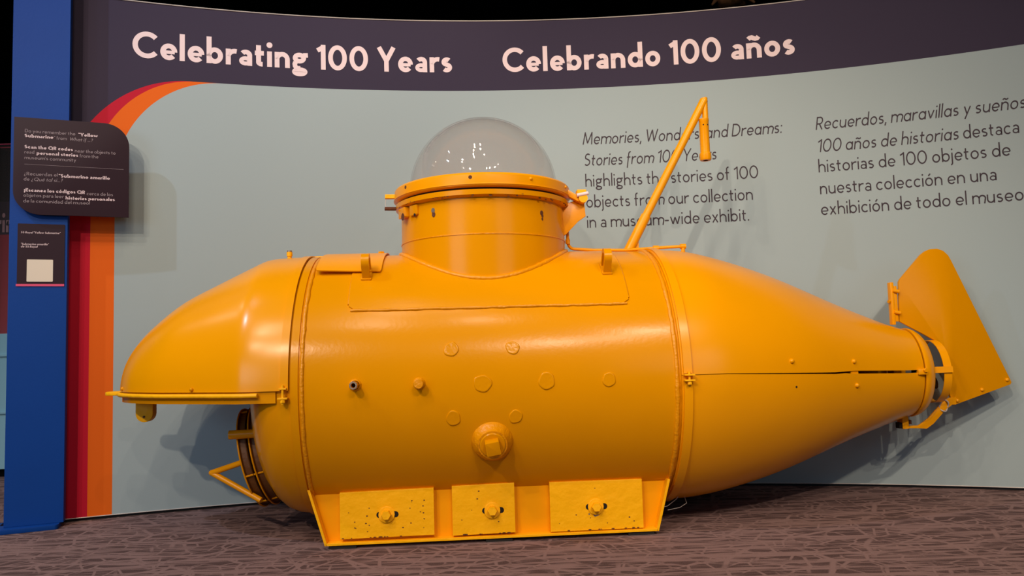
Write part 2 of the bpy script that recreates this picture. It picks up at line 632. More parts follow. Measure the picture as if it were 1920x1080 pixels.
def line_shapes(runs, gap=.12, space=.27):
    """runs [(text, half_width, italic)] -> polygons (x, y) with cap height 1, total width"""
    x = 0.
    polys = []
    for text, h, it in runs:
        gap = .125 - .55 * max(0, h - .05)
        sh = .17 if it else 0.
        for c in text:
            if c == ' ':
                x += space
                continue
            wd, st = glyph(c, h, it)
            for s in st:
                if s[0] == 'dot':
                    _, cx, cy, r = s
                    P = [(cx + r * cos(2 * pi * k / 14), cy + r * sin(2 * pi * k / 14)) for k in range(14)]
                    polys.append([(x + a + sh * b, b) for a, b in P])
                    continue
                hw = h
                if s[0] == 'thin':
                    hw, s = h * s[1], s[2]
                n = len(s)
                closed = n > 4 and abs(s[0][0] - s[-1][0]) < 1e-6 and abs(s[0][1] - s[-1][1]) < 1e-6
                lf, rg = [], []
                for i in range(n):
                    if closed:
                        a, b = s[(i - 1) % (n - 1)], s[(i + 1) % (n - 1)]
                    else:
                        a, b = s[max(i - 1, 0)], s[min(i + 1, n - 1)]
                    dx, dy = b[0] - a[0], b[1] - a[1]
                    l = sqrt(dx * dx + dy * dy) or 1
                    nx, ny = -dy / l * hw, dx / l * hw
                    lf.append((s[i][0] + nx, s[i][1] + ny))
                    rg.append((s[i][0] - nx, s[i][1] - ny))
                for i in range(n - 1):
                    P = [lf[i], rg[i], rg[i + 1], lf[i + 1]]
                    polys.append([(x + a + sh * b, b) for a, b in P])
            x += wd + gap
    return polys, x - gap


def lettering(name, lines, place, m, parent, label=None):
    """lines: (runs, x0, x1, baseline, cap height); place(x, z) -> world/local point"""
    bm = bmesh.new()
    for runs, x0, x1, base, cap in lines:
        polys, wd = line_shapes(runs)
        sx = (x1 - x0) / wd
        for P in polys:
            pts = [place(x0 + a * sx, base + b * cap) for a, b in P]
            vs = [bm.verts.new(p) for p in pts]
            try:
                bm.faces.new(vs)
            except ValueError:
                pass
    return obj(name, bm, m, parent, label=label, recalc=False)


# ------------------------------------------------------------------ the room (setting)
bm = bmesh.new()
box(bm, (-7, -4, -.1), (7, 9, 0))
obj('floor', bm, M_CARPET, kind='structure')
bm = bmesh.new()
box(bm, (-7, -4, 4.6), (7, 9, 4.7))
obj('ceiling', bm, M_BLACK, kind='structure')
bm = bmesh.new()
box(bm, (-7, 9, 0), (7, 9.1, 4.6))
obj('wall_back', bm, M_BLACK, kind='structure')
bm = bmesh.new()
box(bm, (-7.1, -4, 0), (-7, 9, 4.6))
obj('wall_left', bm, M_BLACK, kind='structure')
bm = bmesh.new()
box(bm, (7, -4, 0), (7.1, 9, 4.6))
obj('wall_right', bm, M_BLACK, kind='structure')

# curved exhibit wall: concave arc, graphic printed in horizontal bands and swept stripes
WR, WX, WY = 5.813, .2194, -1.8864
ZB, ZT, Z0 = 2.068, 2.443, .012
S_L, S_END = -2.345, 3.1


def wp(s, z, off=0.):
    a = s / WR
    return Vector((WX + (WR - off) * sin(a), WY + (WR - off) * cos(a), z))


# stripe borders: (arc position at the foot, z where the curve starts, arc position where it meets the banner)
CURV = [(-2.345, 1.45, -1.80), (-2.222, 1.55, -1.775), (-2.122, 1.56, -1.655)]   # navy|red, red|orange, orange|teal


def cz(k, s):
    s0, zc, s1 = CURV[k]
    if s <= s0:
        return Z0
    if s >= s1:
        return ZB
    t = (s1 - s) / (s1 - s0)
    return zc + (ZB - zc) * sqrt(max(0, 1 - t ** 2.0))


cols = set([S_L, S_END])
for s0, zc, s1 in CURV:
    for k in range(41):
        cols.add(s0 + (s1 - s0) * (1 - cos(k / 40 * pi / 2)))
k = -1.65
while k < S_END:
    cols.add(k)
    k += .05
cols = sorted(cols)
cols = [c for i, c in enumerate(cols) if i == 0 or c - cols[i - 1] > 1e-5]
bm = bmesh.new()
vcache = {}


def wv(s, z, off=0.):
    key = (round(s, 6), round(z, 6), off)
    if key not in vcache:
        vcache[key] = bm.verts.new(wp(s, z, off))
    return vcache[key]


for s, t in zip(cols, cols[1:]):
    mid = (s + t) / 2
    zs, zt = [Z0], [Z0]
    for k in (2, 1, 0):
        a, b = cz(k, s + 1e-9), cz(k, t - 1e-9)
        if mid < CURV[k][0]:
            a = b = Z0
        zs.append(max(a, zs[-1]))
        zt.append(max(b, zt[-1]))
    zs.append(ZT)
    zt.append(ZT)
    for i in range(4):
        if zs[i + 1] - zs[i] < 1e-6 and zt[i + 1] - zt[i] < 1e-6:
            continue
        q = [wv(s, zs[i]), wv(t, zt[i]), wv(t, zt[i + 1]), wv(s, zs[i + 1])]
        qq = []
        for v in q:
            if v not in qq:
                qq.append(v)
        if len(qq) > 2:
            f = bm.faces.new(qq)
            f.material_index = i
    # top edge, back, foot
    B = -.06
    f = bm.faces.new([wv(s, ZT), wv(t, ZT), wv(t, ZT, B), wv(s, ZT, B)])
    f.material_index = 4
    f = bm.faces.new([wv(s, ZT, B), wv(t, ZT, B), wv(t, Z0, B), wv(s, Z0, B)])
    f.material_index = 3
    f = bm.faces.new([wv(s, Z0, B), wv(t, Z0, B), wv(t, Z0), wv(s, Z0)])
    f.material_index = 4
for e in (S_L, S_END):
    zz = sorted({k[1] for k in vcache if k[0] == round(e, 6) and k[2] == 0.})
    f = bm.faces.new([wv(e, z) for z in zz] + [wv(e, ZT, -.06), wv(e, Z0, -.06)])
    f.material_index = 3
wall = obj('wall_exhibit', bm, [M_TEAL, M_ORANGE, M_RED, M_NAVY, M_EDGE], kind='structure')
# thin metal trim lines along the head and the foot of the wall
for nm, z, r in (('top_trim', ZT + .001, .0028), ('foot_trim', Z0 + .003, .0022)):
    bm = bmesh.new()
    tube(bm, [wp(S_L + (S_END - S_L) * k / 90, z, .002) for k in range(91)], r, 6)
    obj(nm, bm, M_EDGE, wall, label='thin pale trim along the edge of the wall')
bm = bmesh.new()
for k in range(60):
    s, t = S_L + (S_END - S_L) * k / 60, S_L + (S_END - S_L) * (k + 1) / 60
    vs = [bm.verts.new(wp(a, z, o)) for o in (-.012, -.05) for a, z in ((s, 0), (t, 0), (t, Z0 + .001), (s, Z0 + .001))]
    for q in ((0, 1, 2, 3), (7, 6, 5, 4), (0, 4, 5, 1), (3, 2, 6, 7)):
        bm.faces.new([vs[i] for i in q])
obj('recessed_foot', bm, M_RUBBER, wall)


def onwall(s, z):
    return wp(s, z, .0012)


hb, hl = .092, .050
lettering('title_lettering', [([('Celebrating 100 Years', hb, False)], -2.052, -.500, 2.167, .130)], onwall, M_LETP, wall,
          'pale pink bold title lettering in English')
lettering('title_lettering', [([('Celebrando 100 años', hb, False)], -.234, 1.267, 2.167, .130)], onwall, M_LETP, wall,
          'pale pink bold title lettering in Spanish')
CAPH = .0655
lettering('paragraph_lettering', [
    ([('Memories, Wonders, and Dreams:', hl, True)], .172, 1.180, 1.766, CAPH),
    ([('Stories from 100 Years', hl, True)], .174, .853, 1.653, CAPH),
    ([('highlights the stories of 100', hl, False)], .179, 1.056, 1.543, CAPH),
    ([('objects from our collection', hl, False)], .180, 1.024, 1.433, CAPH),
    ([('in a museum-wide exhibit.', hl, False)], .180, 1.000, 1.327, CAPH)], onwall, M_LETD, wall,
    'dark paragraph lettering in English')
lettering('paragraph_lettering', [
    ([('Recuerdos, maravillas y sueños', hl, True)], 1.344, 2.258, 1.766, CAPH),
    ([('100 años de historias', hl, True), (' destaca', hl, False)], 1.344, 2.226, 1.651, CAPH),
    ([('historias de 100 objetos de', hl, False)], 1.346, 2.184, 1.549, CAPH),
    ([('nuestra colección en una', hl, False)], 1.347, 2.121, 1.438, CAPH),
    ([('exhibición de todo el museo.', hl, False)], 1.346, 2.236, 1.333, CAPH)], onwall, M_LETD, wall,
    'dark paragraph lettering in Spanish')

# ------------------------------------------------------------------ the submarine
# local frame: x along the hull towards the stern, y away from the visitor, z up from the carpet
sub = thing('submarine', 'bright yellow one-person submarine with clear dome standing on the carpet', 'submarine',
            (0, 3.3002, 0), .065)
ZC, HR = .595, .5287
SL, SR = -.792, .561
XAX = Matrix(((0, 0, 1, 0), (0, 1, 0, 0), (-1, 0, 0, 0), (0, 0, 0, 1)))   # local z -> x


def axm(u=0., dz=0.):
    m = XAX.copy()
    m.translation = (u, 0, ZC + dz)
    return m


def onhull(u, v, dr=0.):
    """point on the near/upper hull with given v (y); returns point and normal. z side from sign argument"""
    z = sqrt(max(HR * HR - v * v, 0))
    n = Vector((0, v, z)) / HR
    return Vector((u, 0, ZC)) + n * (HR + dr), n


def hp(u, a, r):
    """point at angle a measured from the near side (-y) up over the top"""
    return Vector((u, -r * cos(a), ZC + r * sin(a)))


# --- pressure hull (cylinder) with the domed front end
bm = bmesh.new()
lathe(bm, [(SL, HR), (SL + .3, HR), (0, HR), (SR - .3, HR), (SR, HR)], axm(), 128)
hull = obj('pressure_hull', bm, M_YEL, sub, smooth=40)
bm = bmesh.new()
lathe(bm, [(SL, HR - .001), (-.84, HR - .003), (-.88, .520), (-.92, .504), (-.955, .475), (-.99, .425), (-1.015, .370),
           (-1.036, .30), (-1.052, .215), (-1.062, .12), (-1.065, .05), (-1.066, 0)], axm(), 96)
obj('front_dome', bm, M_YEL, sub, smooth=40)
bm = bmesh.new()
lathe(bm, [(SR - .002, HR - .002), (SR + .06, HR - .004), (SR + .06, HR - .03), (SR + .03, .3), (SR + .035, 0)], axm(), 64)
obj('rear_bulkhead', bm, M_YEL, sub, smooth=40)


def bead(name, u, r, R, parent, a0=0., a1=2 * pi, seed=1, wob=.15):
    rnd = random.Random(seed)
    bm = bmesh.new()
    N = 150
    rs = [R * (1 + rnd.uniform(-wob, wob)) for _ in range(N)]
    tube(bm, [hp(u + rnd.uniform(-.0012, .0012), a0 + (a1 - a0) * k / N, r) for k in range(N)], R, 8, closed=abs(a1 - a0 - 2 * pi) < 1e-6,
         rfun=lambda i: rs[i])
    return obj(name, bm, M_WELD, parent, smooth=60)


bead('weld_seam', SL, HR - .0015, .0085, hull, seed=3)
bead('weld_seam', SR, HR - .0015, .0090, hull, seed=4)
bm = bmesh.new()   # band beside the forward seam
lathe(bm, [(-.832, HR - .002), (-.832, HR + .004), (-.805, HR + .004), (-.805, HR - .002)], axm(), 110)
obj('seam_band', bm, M_YEL, hull, smooth=30)

# --- nose fairing: half body of revolution open below
NP = [(-.838, .535), (-.90, .5335), (-.96, .531), (-1.008, .526), (-1.035, .516), (-1.062, .503), (-1.115, .478), (-1.174, .450), (-1.23, .423),
      (-1.287, .396), (-1.33, .374), (-1.368, .351), (-1.41, .321), (-1.451, .288), (-1.487, .258), (-1.52, .226), (-1.549, .193),
      (-1.5745, .158), (-1.594, .121), (-1.609, .084), (-1.619, .045), (-1.6233, .0)]


def smooth_profile(P, times=2):
    P = list(P)
    for _ in range(times):
        Q = [P[0]]
        for a, b in zip(P, P[1:]):
            Q.append(((a[0] * .75 + b[0] * .25), (a[1] * .75 + b[1] * .25)))
            Q.append(((a[0] * .25 + b[0] * .75), (a[1] * .25 + b[1] * .75)))
        Q.append(P[-1])
        P = Q
    return P


NPs = smooth_profile(NP, 1)
bm = bmesh.new()
NN = 64
rows = []
for off in (0, -.006):
    grid = []
    for u, r in NPs:
        r2 = max(r + off, 0)
        uu = u - off if r < .03 else u
        grid.append([bm.verts.new(hp(uu, pi * k / NN, r2)) for k in range(NN + 1)])
    rows.append(grid)
for grid in rows:
    for A, B in zip(grid, grid[1:]):
        for k in range(NN):
            bm.faces.new((A[k], A[k + 1], B[k + 1], B[k]))
o_, i_ = rows
for A, B, C, D in [(o_[i], o_[i + 1], i_[i + 1], i_[i]) for i in range(len(o_) - 1)]:
    bm.faces.new((A[0], B[0], C[0], D[0]))
    bm.faces.new((A[NN], B[NN], C[NN], D[NN]))
for k in range(NN):
    bm.faces.new((o_[0][k], o_[0][k + 1], i_[0][k + 1], i_[0][k]))
bmesh.ops.remove_doubles(bm, verts=bm.verts, dist=1e-5)
nose = obj('nose_fairing', bm, M_YELM, sub, smooth=40)
# overlapping rear lip of the fairing
bm = bmesh.new()
lathe(bm, [(-.866, .530), (-.866, .5385), (-.838, .5385), (-.838, .530)], axm(), 64, a0=pi / 2 - pi / 2, a1=pi)
bmesh.ops.rotate(bm, cent=(0, 0, ZC), matrix=Matrix.Rotation(0, 3, 'X'), verts=bm.verts)
bm.free()
bm = bmesh.new()
for r0, u0, u1 in ((.5385, -.866, -.838),):
    A = [bm.verts.new(hp(u0, pi * k / 64, r0)) for k in range(65)]
    B = [bm.verts.new(hp(u1, pi * k / 64, r0)) for k in range(65)]
    C = [bm.verts.new(hp(u1, pi * k / 64, r0 - .009)) for k in range(65)]
    D = [bm.verts.new(hp(u0, pi * k / 64, r0 - .009)) for k in range(65)]
    for P, Q in ((A, B), (B, C), (C, D), (D, A)):
        for k in range(64):
            bm.faces.new((P[k], P[k + 1], Q[k + 1], Q[k]))
    bm.faces.new((A[0], B[0], C[0], D[0]))
    bm.faces.new((A[64], B[64], C[64], D[64]))
obj('rear_lip', bm, M_YELM, nose, smooth=40)


def outline(dr, u_stop=-.90):
    """plan outline of the nose at the cut, near side round the tip to the far side"""
    near = [(u, -(r + dr)) for u, r in NPs if u <= u_stop and r + dr > .004]
    far = [(u, -y) for u, y in reversed(near)]
    tipu = -1.6233 - dr
    return near + [(tipu, 0)] + far


def outline3(dr, z, u_stop=-.90):
    pts = []
    near = [(u, r) for u, r in NPs if u <= u_stop]
    # offset along the profile normal
    for i, (u, r) in enumerate(near):
        a, b = near[max(i - 1, 0)], near[min(i + 1, len(near) - 1)]
        du, dr_ = b[0] - a[0], b[1] - a[1]
        l = sqrt(du * du + dr_ * dr_) or 1
        nu, nr = dr_ / l, -du / l
        pts.append((u + nu * dr, r + nr * dr))
    pts = [(u, r) for u, r in pts if r > .003]
    P = [Vector((u, -r, z)) for u, r in pts] + [Vector((-1.6233 - dr, 0, z))] + [Vector((u, r, z)) for u, r in reversed(pts)]
    return P


bm = bmesh.new()
tube(bm, outline3(.004, .5815, -.93), .0085, 10)
rim = obj('rim_bar', bm, M_YELR, nose, smooth=50)
bm = bmesh.new()
A = outline3(-.008, ZC + .003, -.86)
Bo = outline3(-.008, .552, -.86)
Ai = outline3(-.016, ZC + .003, -.86)
Bi = outline3(-.016, .552, -.86)
n = min(len(A), len(Ai))
va, vb, vai, vbi = ([bm.verts.new(p) for p in L] for L in (A, Bo, Ai, Bi))
for P, Q in ((va, vb), (vai, vbi)):
    for k in range(len(P) - 1):
        bm.faces.new((P[k], P[k + 1], Q[k + 1], Q[k]))
if len(va) == len(vai):
    for P, Q in ((va, vai), (vb, vbi)):
        for k in range(len(P) - 1):
            bm.faces.new((P[k], P[k + 1], Q[k + 1], Q[k]))
obj('skirt_strip', bm, M_YEL, nose, smooth=50)
# tongue-shaped tow plate at the very tip
bm = bmesh.new()
poly = [(-1.60, -.055), (-1.665, -.045)] + [(-1.665 - .036 * cos(a), .045 * sin(a)) for a in [(-60 + 15 * k) * pi / 180 for k in range(9)]] + [(-1.665, .045), (-1.60, .055)]
prism(bm, poly, Matrix.Identity(4), .574, .589, .004)
obj('tow_plate', bm, M_YELR, nose, smooth=40)
# rounded tab hanging under the nose
bm = bmesh.new()
tab = [(-1.560, .553), (-1.5525, .553)]
cx, rr = -1.5245, .0345
tab = [(cx - rr, .556), (cx - rr, .497)] + [(cx - rr * cos(a), .497 - rr * sin(a)) for a in [k * pi / 10 for k in range(1, 10)]] + [(cx + rr, .497), (cx + rr, .556)]
mt = Matrix(((1, 0, 0, 0), (0, 0, 1, 0), (0, 1, 0, 0), (0, 0, 0, 1)))      # local (x,y,z)->(u, v, z): y up, z depth
prism(bm, tab, mt, -.06, -.018, .003)
tabo = obj('hanging_tab', bm, M_YELR, nose, smooth=40)
bm = bmesh.new()
lathe(bm, [(-.001, .005), (.002, .005), (.003, .003), (.003, 0)], frame((cx, -.06, .485), (0, -1, 0)), 12)
obj('rivet', bm, M_DIRTSHADE, tabo)
# small bolts along the lower edge
for u, r in ((-1.56, .176), (-1.205, .436), (-1.622, .03)):
    bm = bmesh.new()
    a = Vector((0 if u > -1.6 else -1, -1, .15)).normalized()
    hexhead(bm, (u, -r - .001, .606), a, .0075, .008, dome=True)
    obj('bolt', bm, M_YEL, nose, smooth=50)
# joint block with bolt on the near side where fairing meets hull
for lo, hi in (((-.872, -.553, .566), (-.838, -.525, .572)), ((-.868, -.550, .600), (-.842, -.525, .606))):
    bm = bmesh.new()
    box(bm, lo, hi, .001)
    jb = obj('joint_tab', bm, M_YELR, nose)
bm = bmesh.new()
tube(bm, [(-.855, -.544, .548), (-.855, -.544, .615)], .0045, 10)
hexhead(bm, (-.855, -.544, .557), (0, 0, 1), .009, .008)
obj('bolt', bm, M_YELR, jb, smooth=40)
# crack of shadow between rim and fairing
# valve stub on the top of the nose
bm = bmesh.new()
lathe(bm, [(-.02, .009), (.012, .009), (.013, .012), (.030, .012), (.031, .0095), (.036, .0095), (.036, .006), (.03, .006), (.03, 0)], frame((-.948, -.0, 1.126), (0, 0, 1)), 16)
vs = obj('valve_stub', bm, M_YELR, nose, smooth=40)
bm = bmesh.new()
lathe(bm, [(.0, .0102), (.016, .0102)], frame((-.948, -.0, 1.147), (0, 0, 1)), 16)
obj('brass_collar', bm, M_STEEL, vs, smooth=40)

# --- front viewport guard: two channel-shaped hoops, stub pipe and V handle
vc = Vector((-1.046, 0, .310))
vd = Vector((-.970, 0, -.235)).normalized()
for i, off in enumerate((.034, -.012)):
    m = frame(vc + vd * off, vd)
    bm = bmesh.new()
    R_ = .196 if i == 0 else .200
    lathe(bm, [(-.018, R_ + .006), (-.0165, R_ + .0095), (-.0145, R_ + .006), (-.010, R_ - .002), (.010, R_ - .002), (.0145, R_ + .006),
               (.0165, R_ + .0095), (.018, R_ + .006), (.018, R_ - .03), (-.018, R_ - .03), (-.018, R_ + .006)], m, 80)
    ho = obj('guard_hoop', bm, M_DIRTSHADE, sub, smooth=50)
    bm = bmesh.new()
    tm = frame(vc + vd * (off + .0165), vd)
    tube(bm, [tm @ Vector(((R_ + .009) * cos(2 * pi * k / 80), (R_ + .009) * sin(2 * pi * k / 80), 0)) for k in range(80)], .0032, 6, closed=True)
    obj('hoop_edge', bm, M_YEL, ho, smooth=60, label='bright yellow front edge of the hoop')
m = frame(vc, vd)   # spacer webs
for a in (30, 75, 120, 165, 205, 250, 300, 345):
    p = m @ Vector((.199 * cos(RAD(a)), .199 * sin(RAD(a)), 0))
    bm = bmesh.new()
    tube(bm, [p - vd * .032, p + vd * .055], .004, 6)
    obj('hoop_spacer', bm, M_YEL, sub, smooth=40)
bm = bmesh.new()   # glazed viewport behind the hoops
lathe(bm, [(-.10, .185), (-.005, .185), (.0, .175), (.0, .14), (-.008, .14), (-.008, 0)], m, 60)
obj('viewport_collar', bm, M_RUST, sub, smooth=40)
bm = bmesh.new()
tube(bm, [(-1.145, -.19, .4125), (-1.00, -.19, .4155)], .0175, 20, caps=False)
lathe(bm, [(0, .0175), (.0, .011), (-.02, .011), (-.02, 0)], frame((-1.145, -.19, .4125), (-1, 0, 0)), 20)
obj('stub_pipe', bm, M_YELP, sub, smooth=40)
bm = bmesh.new()
ap = Vector((-1.235, -.12, .258))
for q in (Vector((-1.085, -.165, .306)), Vector((-1.03, -.165, .150))):
    tube(bm, [ap, q], .0115, 12)
b2 = bmesh.new()
bmesh.ops.create_uvsphere(b2, u_segments=14, v_segments=10, radius=.0118)
merge(bm, b2, Matrix.Translation(ap))
obj('bow_handle', bm, M_YELP, sub, smooth=50)

# --- tail fairing: upper and lower shells with a gap between, axis drooping slightly aft
TP = [(.578, .5335), (.64, .531), (.70, .528), (.77, .519), (.86, .499), (.947, .476), (1.05, .444), (1.166, .403), (1.28, .357), (1.386, .3135), (1.47, .281),
      (1.552, .251), (1.62, .226), (1.674, .208), (1.705, .199), (1.736, .190)]
TPs = smooth_profile(TP, 1)


def droop(u):
    t = min(max((u - .75) / .9, 0), 1)
    return -.034 * t


def sweep(u):
    return .13 * min(max((u - 1.1) / .6, 0), 1)


def gap(u):
    g = .0012
    if 0.64 < u < 1.30:
        g = .001 + .0022 * (u - .64) / .66
    if 1.22 < u < 1.345:
        g = .0035
    if u >= 1.345:
        g = .0058
    return g


def tail_shell(name, sgn):
    bm = bmesh.new()
    N = 64
    lay = []
    for off in (0, -.006):
        g = []
        for u, r in TPs:
            r2 = r + off
            zc = ZC + droop(u)
            z0 = .009 + (.003 if u > 1.3 else 0)
            a0 = math.asin((z0 + sgn * gap(u)) / r2)
            row = []
            for k in range(N + 1):
                a = a0 + ((pi - a0) - a0) * k / N if sgn > 0 else a0 + ((-pi - a0) - a0) * k / N
                row.append(bm.verts.new((u - sweep(u) * r2 * cos(a), -r2 * cos(a), zc + r2 * sin(a))))
            g.append(row)
        lay.append(g)
    for g in lay:
        for A, B in zip(g, g[1:]):
            for k in range(N):
                bm.faces.new((A[k], A[k + 1], B[k + 1], B[k]))
    o, i = lay
    for j in range(len(o) - 1):
        for k in (0, N):
            bm.faces.new((o[j][k], o[j + 1][k], i[j + 1][k], i[j][k]))
    for e in (0, -1):
        for k in range(N):
            bm.faces.new((o[e][k], o[e][k + 1], i[e][k + 1], i[e][k]))
    return obj(name, bm, M_YELM, sub, smooth=40)


tu = tail_shell('tail_shell_upper', 1)
tl = tail_shell('tail_shell_lower', -1)
# strap band round the forward edge of each shell
for shell, a0, a1 in ((tu, .03, pi - .03), (tl, -.015, -pi + .015)):
    bm = bmesh.new()
    sec = [(.584, .530), (.584, .541), (.6155, .541), (.6155, .530)]
    G = [[bm.verts.new(hp(u, a0 + (a1 - a0) * k / 72, r)) for k in range(73)] for u, r in sec]
    for P, Q in zip(G, G[1:] + G[:1]):
        for k in range(72):
            bm.faces.new((P[k], P[k + 1], Q[k + 1], Q[k]))
    for k in (0, 72):
        bm.faces.new([g[k] for g in G])
    obj('strap_band', bm, M_YELM, shell, smooth=40)
for z in (.583, .603):
    bm = bmesh.new()
    box(bm, (.582, -.560, z), (.620, -.53, z + .006), .001)
    jb = obj('strap_lug', bm, M_YELR, tu)
bm = bmesh.new()
tube(bm, [(.601, -.549, .570), (.601, -.549, .618)], .0045, 10)
hexhead(bm, (.601, -.549, .574), (0, 0, 1), .009, .008)
obj('bolt', bm, M_YELR, jb, smooth=40)
# bridge plate in the gap and the round-headed bolts


def tailpt(u, dz):
    r = None
    for (a, ra), (b, rb_) in zip(TPs, TPs[1:]):
        if a <= u <= b:
            r = ra + (rb_ - ra) * (u - a) / (b - a)
            sl = (rb_ - ra) / (b - a)
    z = dz
    y = -sqrt(r * r - z * z)
    n = Vector((-sl, y / r, z / r)).normalized()
    return Vector((u + sweep(u) * y, y, ZC + droop(u) + z)), n


for u, dz, par in ((1.03, .056, tu), (1.357, .055, tu), (1.365, -.040, tl)):
    p, n = tailpt(u, dz)
    bm = bmesh.new()
    hexhead(bm, p, n, .0095, .010, dome=True)
    obj('bolt', bm, M_YELM, par, smooth=60)
p, n = tailpt(1.045, -.042)
bm = bmesh.new()
lathe(bm, [(0, .0045), (.0008, .004), (.0008, 0)], frame(p, n), 10)
obj('bolt_hole', bm, M_HOLE, tl)
bm = bmesh.new()
p, n = tailpt(1.362, .01)
prism(bm, rrect(-.02, -.03, .02, .03, .004), frame(p - n * .0095, n), 0, .005)
obj('bridge_plate', bm, M_YELP, tu)
bm = bmesh.new()
p, n = tailpt(1.705, .012)
box(bm, (p.x - .004, p.y - .010, p.z - .014), (p.x + .034, p.y + .01, p.z + .010), .002)
hexhead(bm, (p.x + .024, p.y - .008, p.z + .004), (.15, -1, 0), .010, .010)
obj('latch_block', bm, M_YELP, tu, smooth=30)

# --- stern ring, propeller guard hoop, propeller
ZS = ZC - .034
bm = bmesh.new()
lathe(bm, [(1.741, .183), (1.741, .195), (1.750, .1955), (1.765, .190), (1.781, .180), (1.793, .168), (1.801, .154), (1.804, .140), (1.802, .130), (1.79, .126),
           (1.745, .126)], axm(0, -.034), 80)
for v in bm.verts:
    v.co.x += .13 * v.co.y
obj('stern_ring', bm, M_YELP, sub, smooth=40)
bm = bmesh.new()
GR = .138
lathe(bm, [(1.849, GR - .003), (1.849, GR), (1.884, GR), (1.884, GR - .003), (1.849, GR - .003)], axm(0, -.034), 72)
for v in bm.verts:
    v.co.x += .13 * v.co.y
gh = obj('propeller_guard', bm, M_YELP, sub, smooth=40)
for a in (5, 125, 245):
    bm = bmesh.new()
    d = Vector((0, -cos(RAD(a)), sin(RAD(a))))
    t = Vector((0, sin(RAD(a)), cos(RAD(a))))
    q = [Vector((1.80, 0, ZS)) + d * (GR - .001) + t * s for s in (-.013, .013)] + [Vector((1.884, 0, ZS)) + d * (GR + .002) + t * s for s in (.013, -.013)]
    q = [p + Vector((.13 * p.y, 0, 0)) for p in q]
    vs = [bm.verts.new(p) for p in q] + [bm.verts.new(p + d * .006) for p in q]
    for f in ((0, 1, 2, 3), (4, 5, 6, 7), (0, 1, 5, 4), (1, 2, 6, 5), (2, 3, 7, 6), (3, 0, 4, 7)):
        bm.faces.new([vs[i] for i in f])
    obj('guard_strut', bm, M_YELP, gh)
bm = bmesh.new()
lathe(bm, [(1.78, .02), (1.83, .022), (1.86, .018), (1.875, 0)], axm(0, -.034), 24)
prop = obj('propeller', bm, M_BRONZE, sub, smooth=40)
for a in (75, 195, 315):
    bm = bmesh.new()
    for sgn in (1,):
        d = Vector((0, -cos(RAD(a)), sin(RAD(a))))
        t = Vector((0, sin(RAD(a)), cos(RAD(a))))
        g = []
        for i in range(7):
            rr = .012 + i * .0145
            wdt = [.009, .013, .017, .019, .018, .014, .006][i]
            tw = RAD(55 - i * 5)
            ax = t * cos(tw) + Vector((1, 0, 0)) * sin(tw)
            c = Vector((1.838, 0, ZS)) + d * rr
            th = ax.cross(d).normalized() * .002
            g.append([bm.verts.new(c + ax * wdt + th * 0), bm.verts.new(c + th), bm.verts.new(c - ax * wdt), bm.verts.new(c - th)])
        for A, B in zip(g, g[1:]):
            for k in range(4):
                bm.faces.new((A[k], A[(k + 1) % 4], B[(k + 1) % 4], B[k]))
        bm.faces.new(g[0])
        bm.faces.new(g[-1])
    obj('blade', bm, M_BRONZE, prop, smooth=40)

# --- rudder
RD = [(1.727, .786), (1.735, .962), (1.742, .975), (1.845, 1.083), (1.868, 1.099), (1.893, 1.108), (1.925, 1.109), (1.952, 1.099), (1.974, 1.078), (1.987, 1.052),
      (2.222, .512), (2.226, .500), (2.220, .491), (1.950, .408), (1.944, .412), (1.936, .452), (1.934, .50), (1.934, .555), (1.932, .61), (1.925, .662), (1.905, .690), (1.89, .694)]
bm = bmesh.new()
prism(bm, RD, mt, -.006, .006, .0015)
rud = obj('rudder', bm, M_YEL, sub, smooth=30)
for u, z in ((2.205, .512), (2.085, .472), (1.967, .428)):
    bm = bmesh.new()
    hexhead(bm, (u, -.006, z), (0, -1, 0), .0085, .008, dome=True)
    obj('bolt', bm, M_YELM, rud, smooth=60)
bm = bmesh.new()
box(bm, (1.690, -.013, .772), (1.7065, .013, .962), .004)
box(bm, (1.7065, -.009, .786), (1.722, .009, .945), .002)
rp = obj('rudder_post', bm, M_YELP, rud, smooth=30)
for z in (.925, .830):
    bm = bmesh.new()
    tube(bm, [(1.700, -.012, z), (1.726, -.016, z - .006)], .0085, 10)
    obj('hinge_pin', bm, M_YELP, rp, smooth=40)
bm = bmesh.new()
hexhead(bm, (1.690, -.004, .876), (-1, -.2, 0), .008, .010)
obj('bolt', bm, M_YEL, rp)
# lower rudder arm: strap from a bracket under the tail up to the rudder heel
bm = bmesh.new()
cl = [(1.712, .322), (1.775, .320), (1.806, .326), (1.835, .345), (1.895, .404), (1.93, .427), (1.955, .428)]
for (a, b) in zip(cl, cl[1:]):
    pass
L_, R_ = [], []
for i, (u, z) in enumerate(cl):
    a, b = cl[max(i - 1, 0)], cl[min(i + 1, len(cl) - 1)]
    dx, dz = b[0] - a[0], b[1] - a[1]
    l = sqrt(dx * dx + dz * dz)
    hw = .006 if i < 2 else .0165
    L_.append((u - dz / l * hw, z + dx / l * hw))
    R_.append((u + dz / l * hw, z - dx / l * hw))
prism(bm, L_ + R_[::-1], mt, -.016, -.008, .001)
arm = obj('rudder_arm', bm, M_YELP, sub, smooth=30)
bm = bmesh.new()
box(bm, (1.700, -.022, .314), (1.728, .022, .392), .002)
obj('arm_bracket', bm, M_YELP, arm)
bm = bmesh.new()
box(bm, (1.686, -.018, .316), (1.700, .012, .342), .002)
obj('dark_clip', bm, M_HOLE, arm, label='dark clip on the bracket')
bm = bmesh.new()
box(bm, (1.733, -.02, .334), (1.742, -.004, .352), .001)
obj('bolt', bm, M_RUST, arm)
bm = bmesh.new()
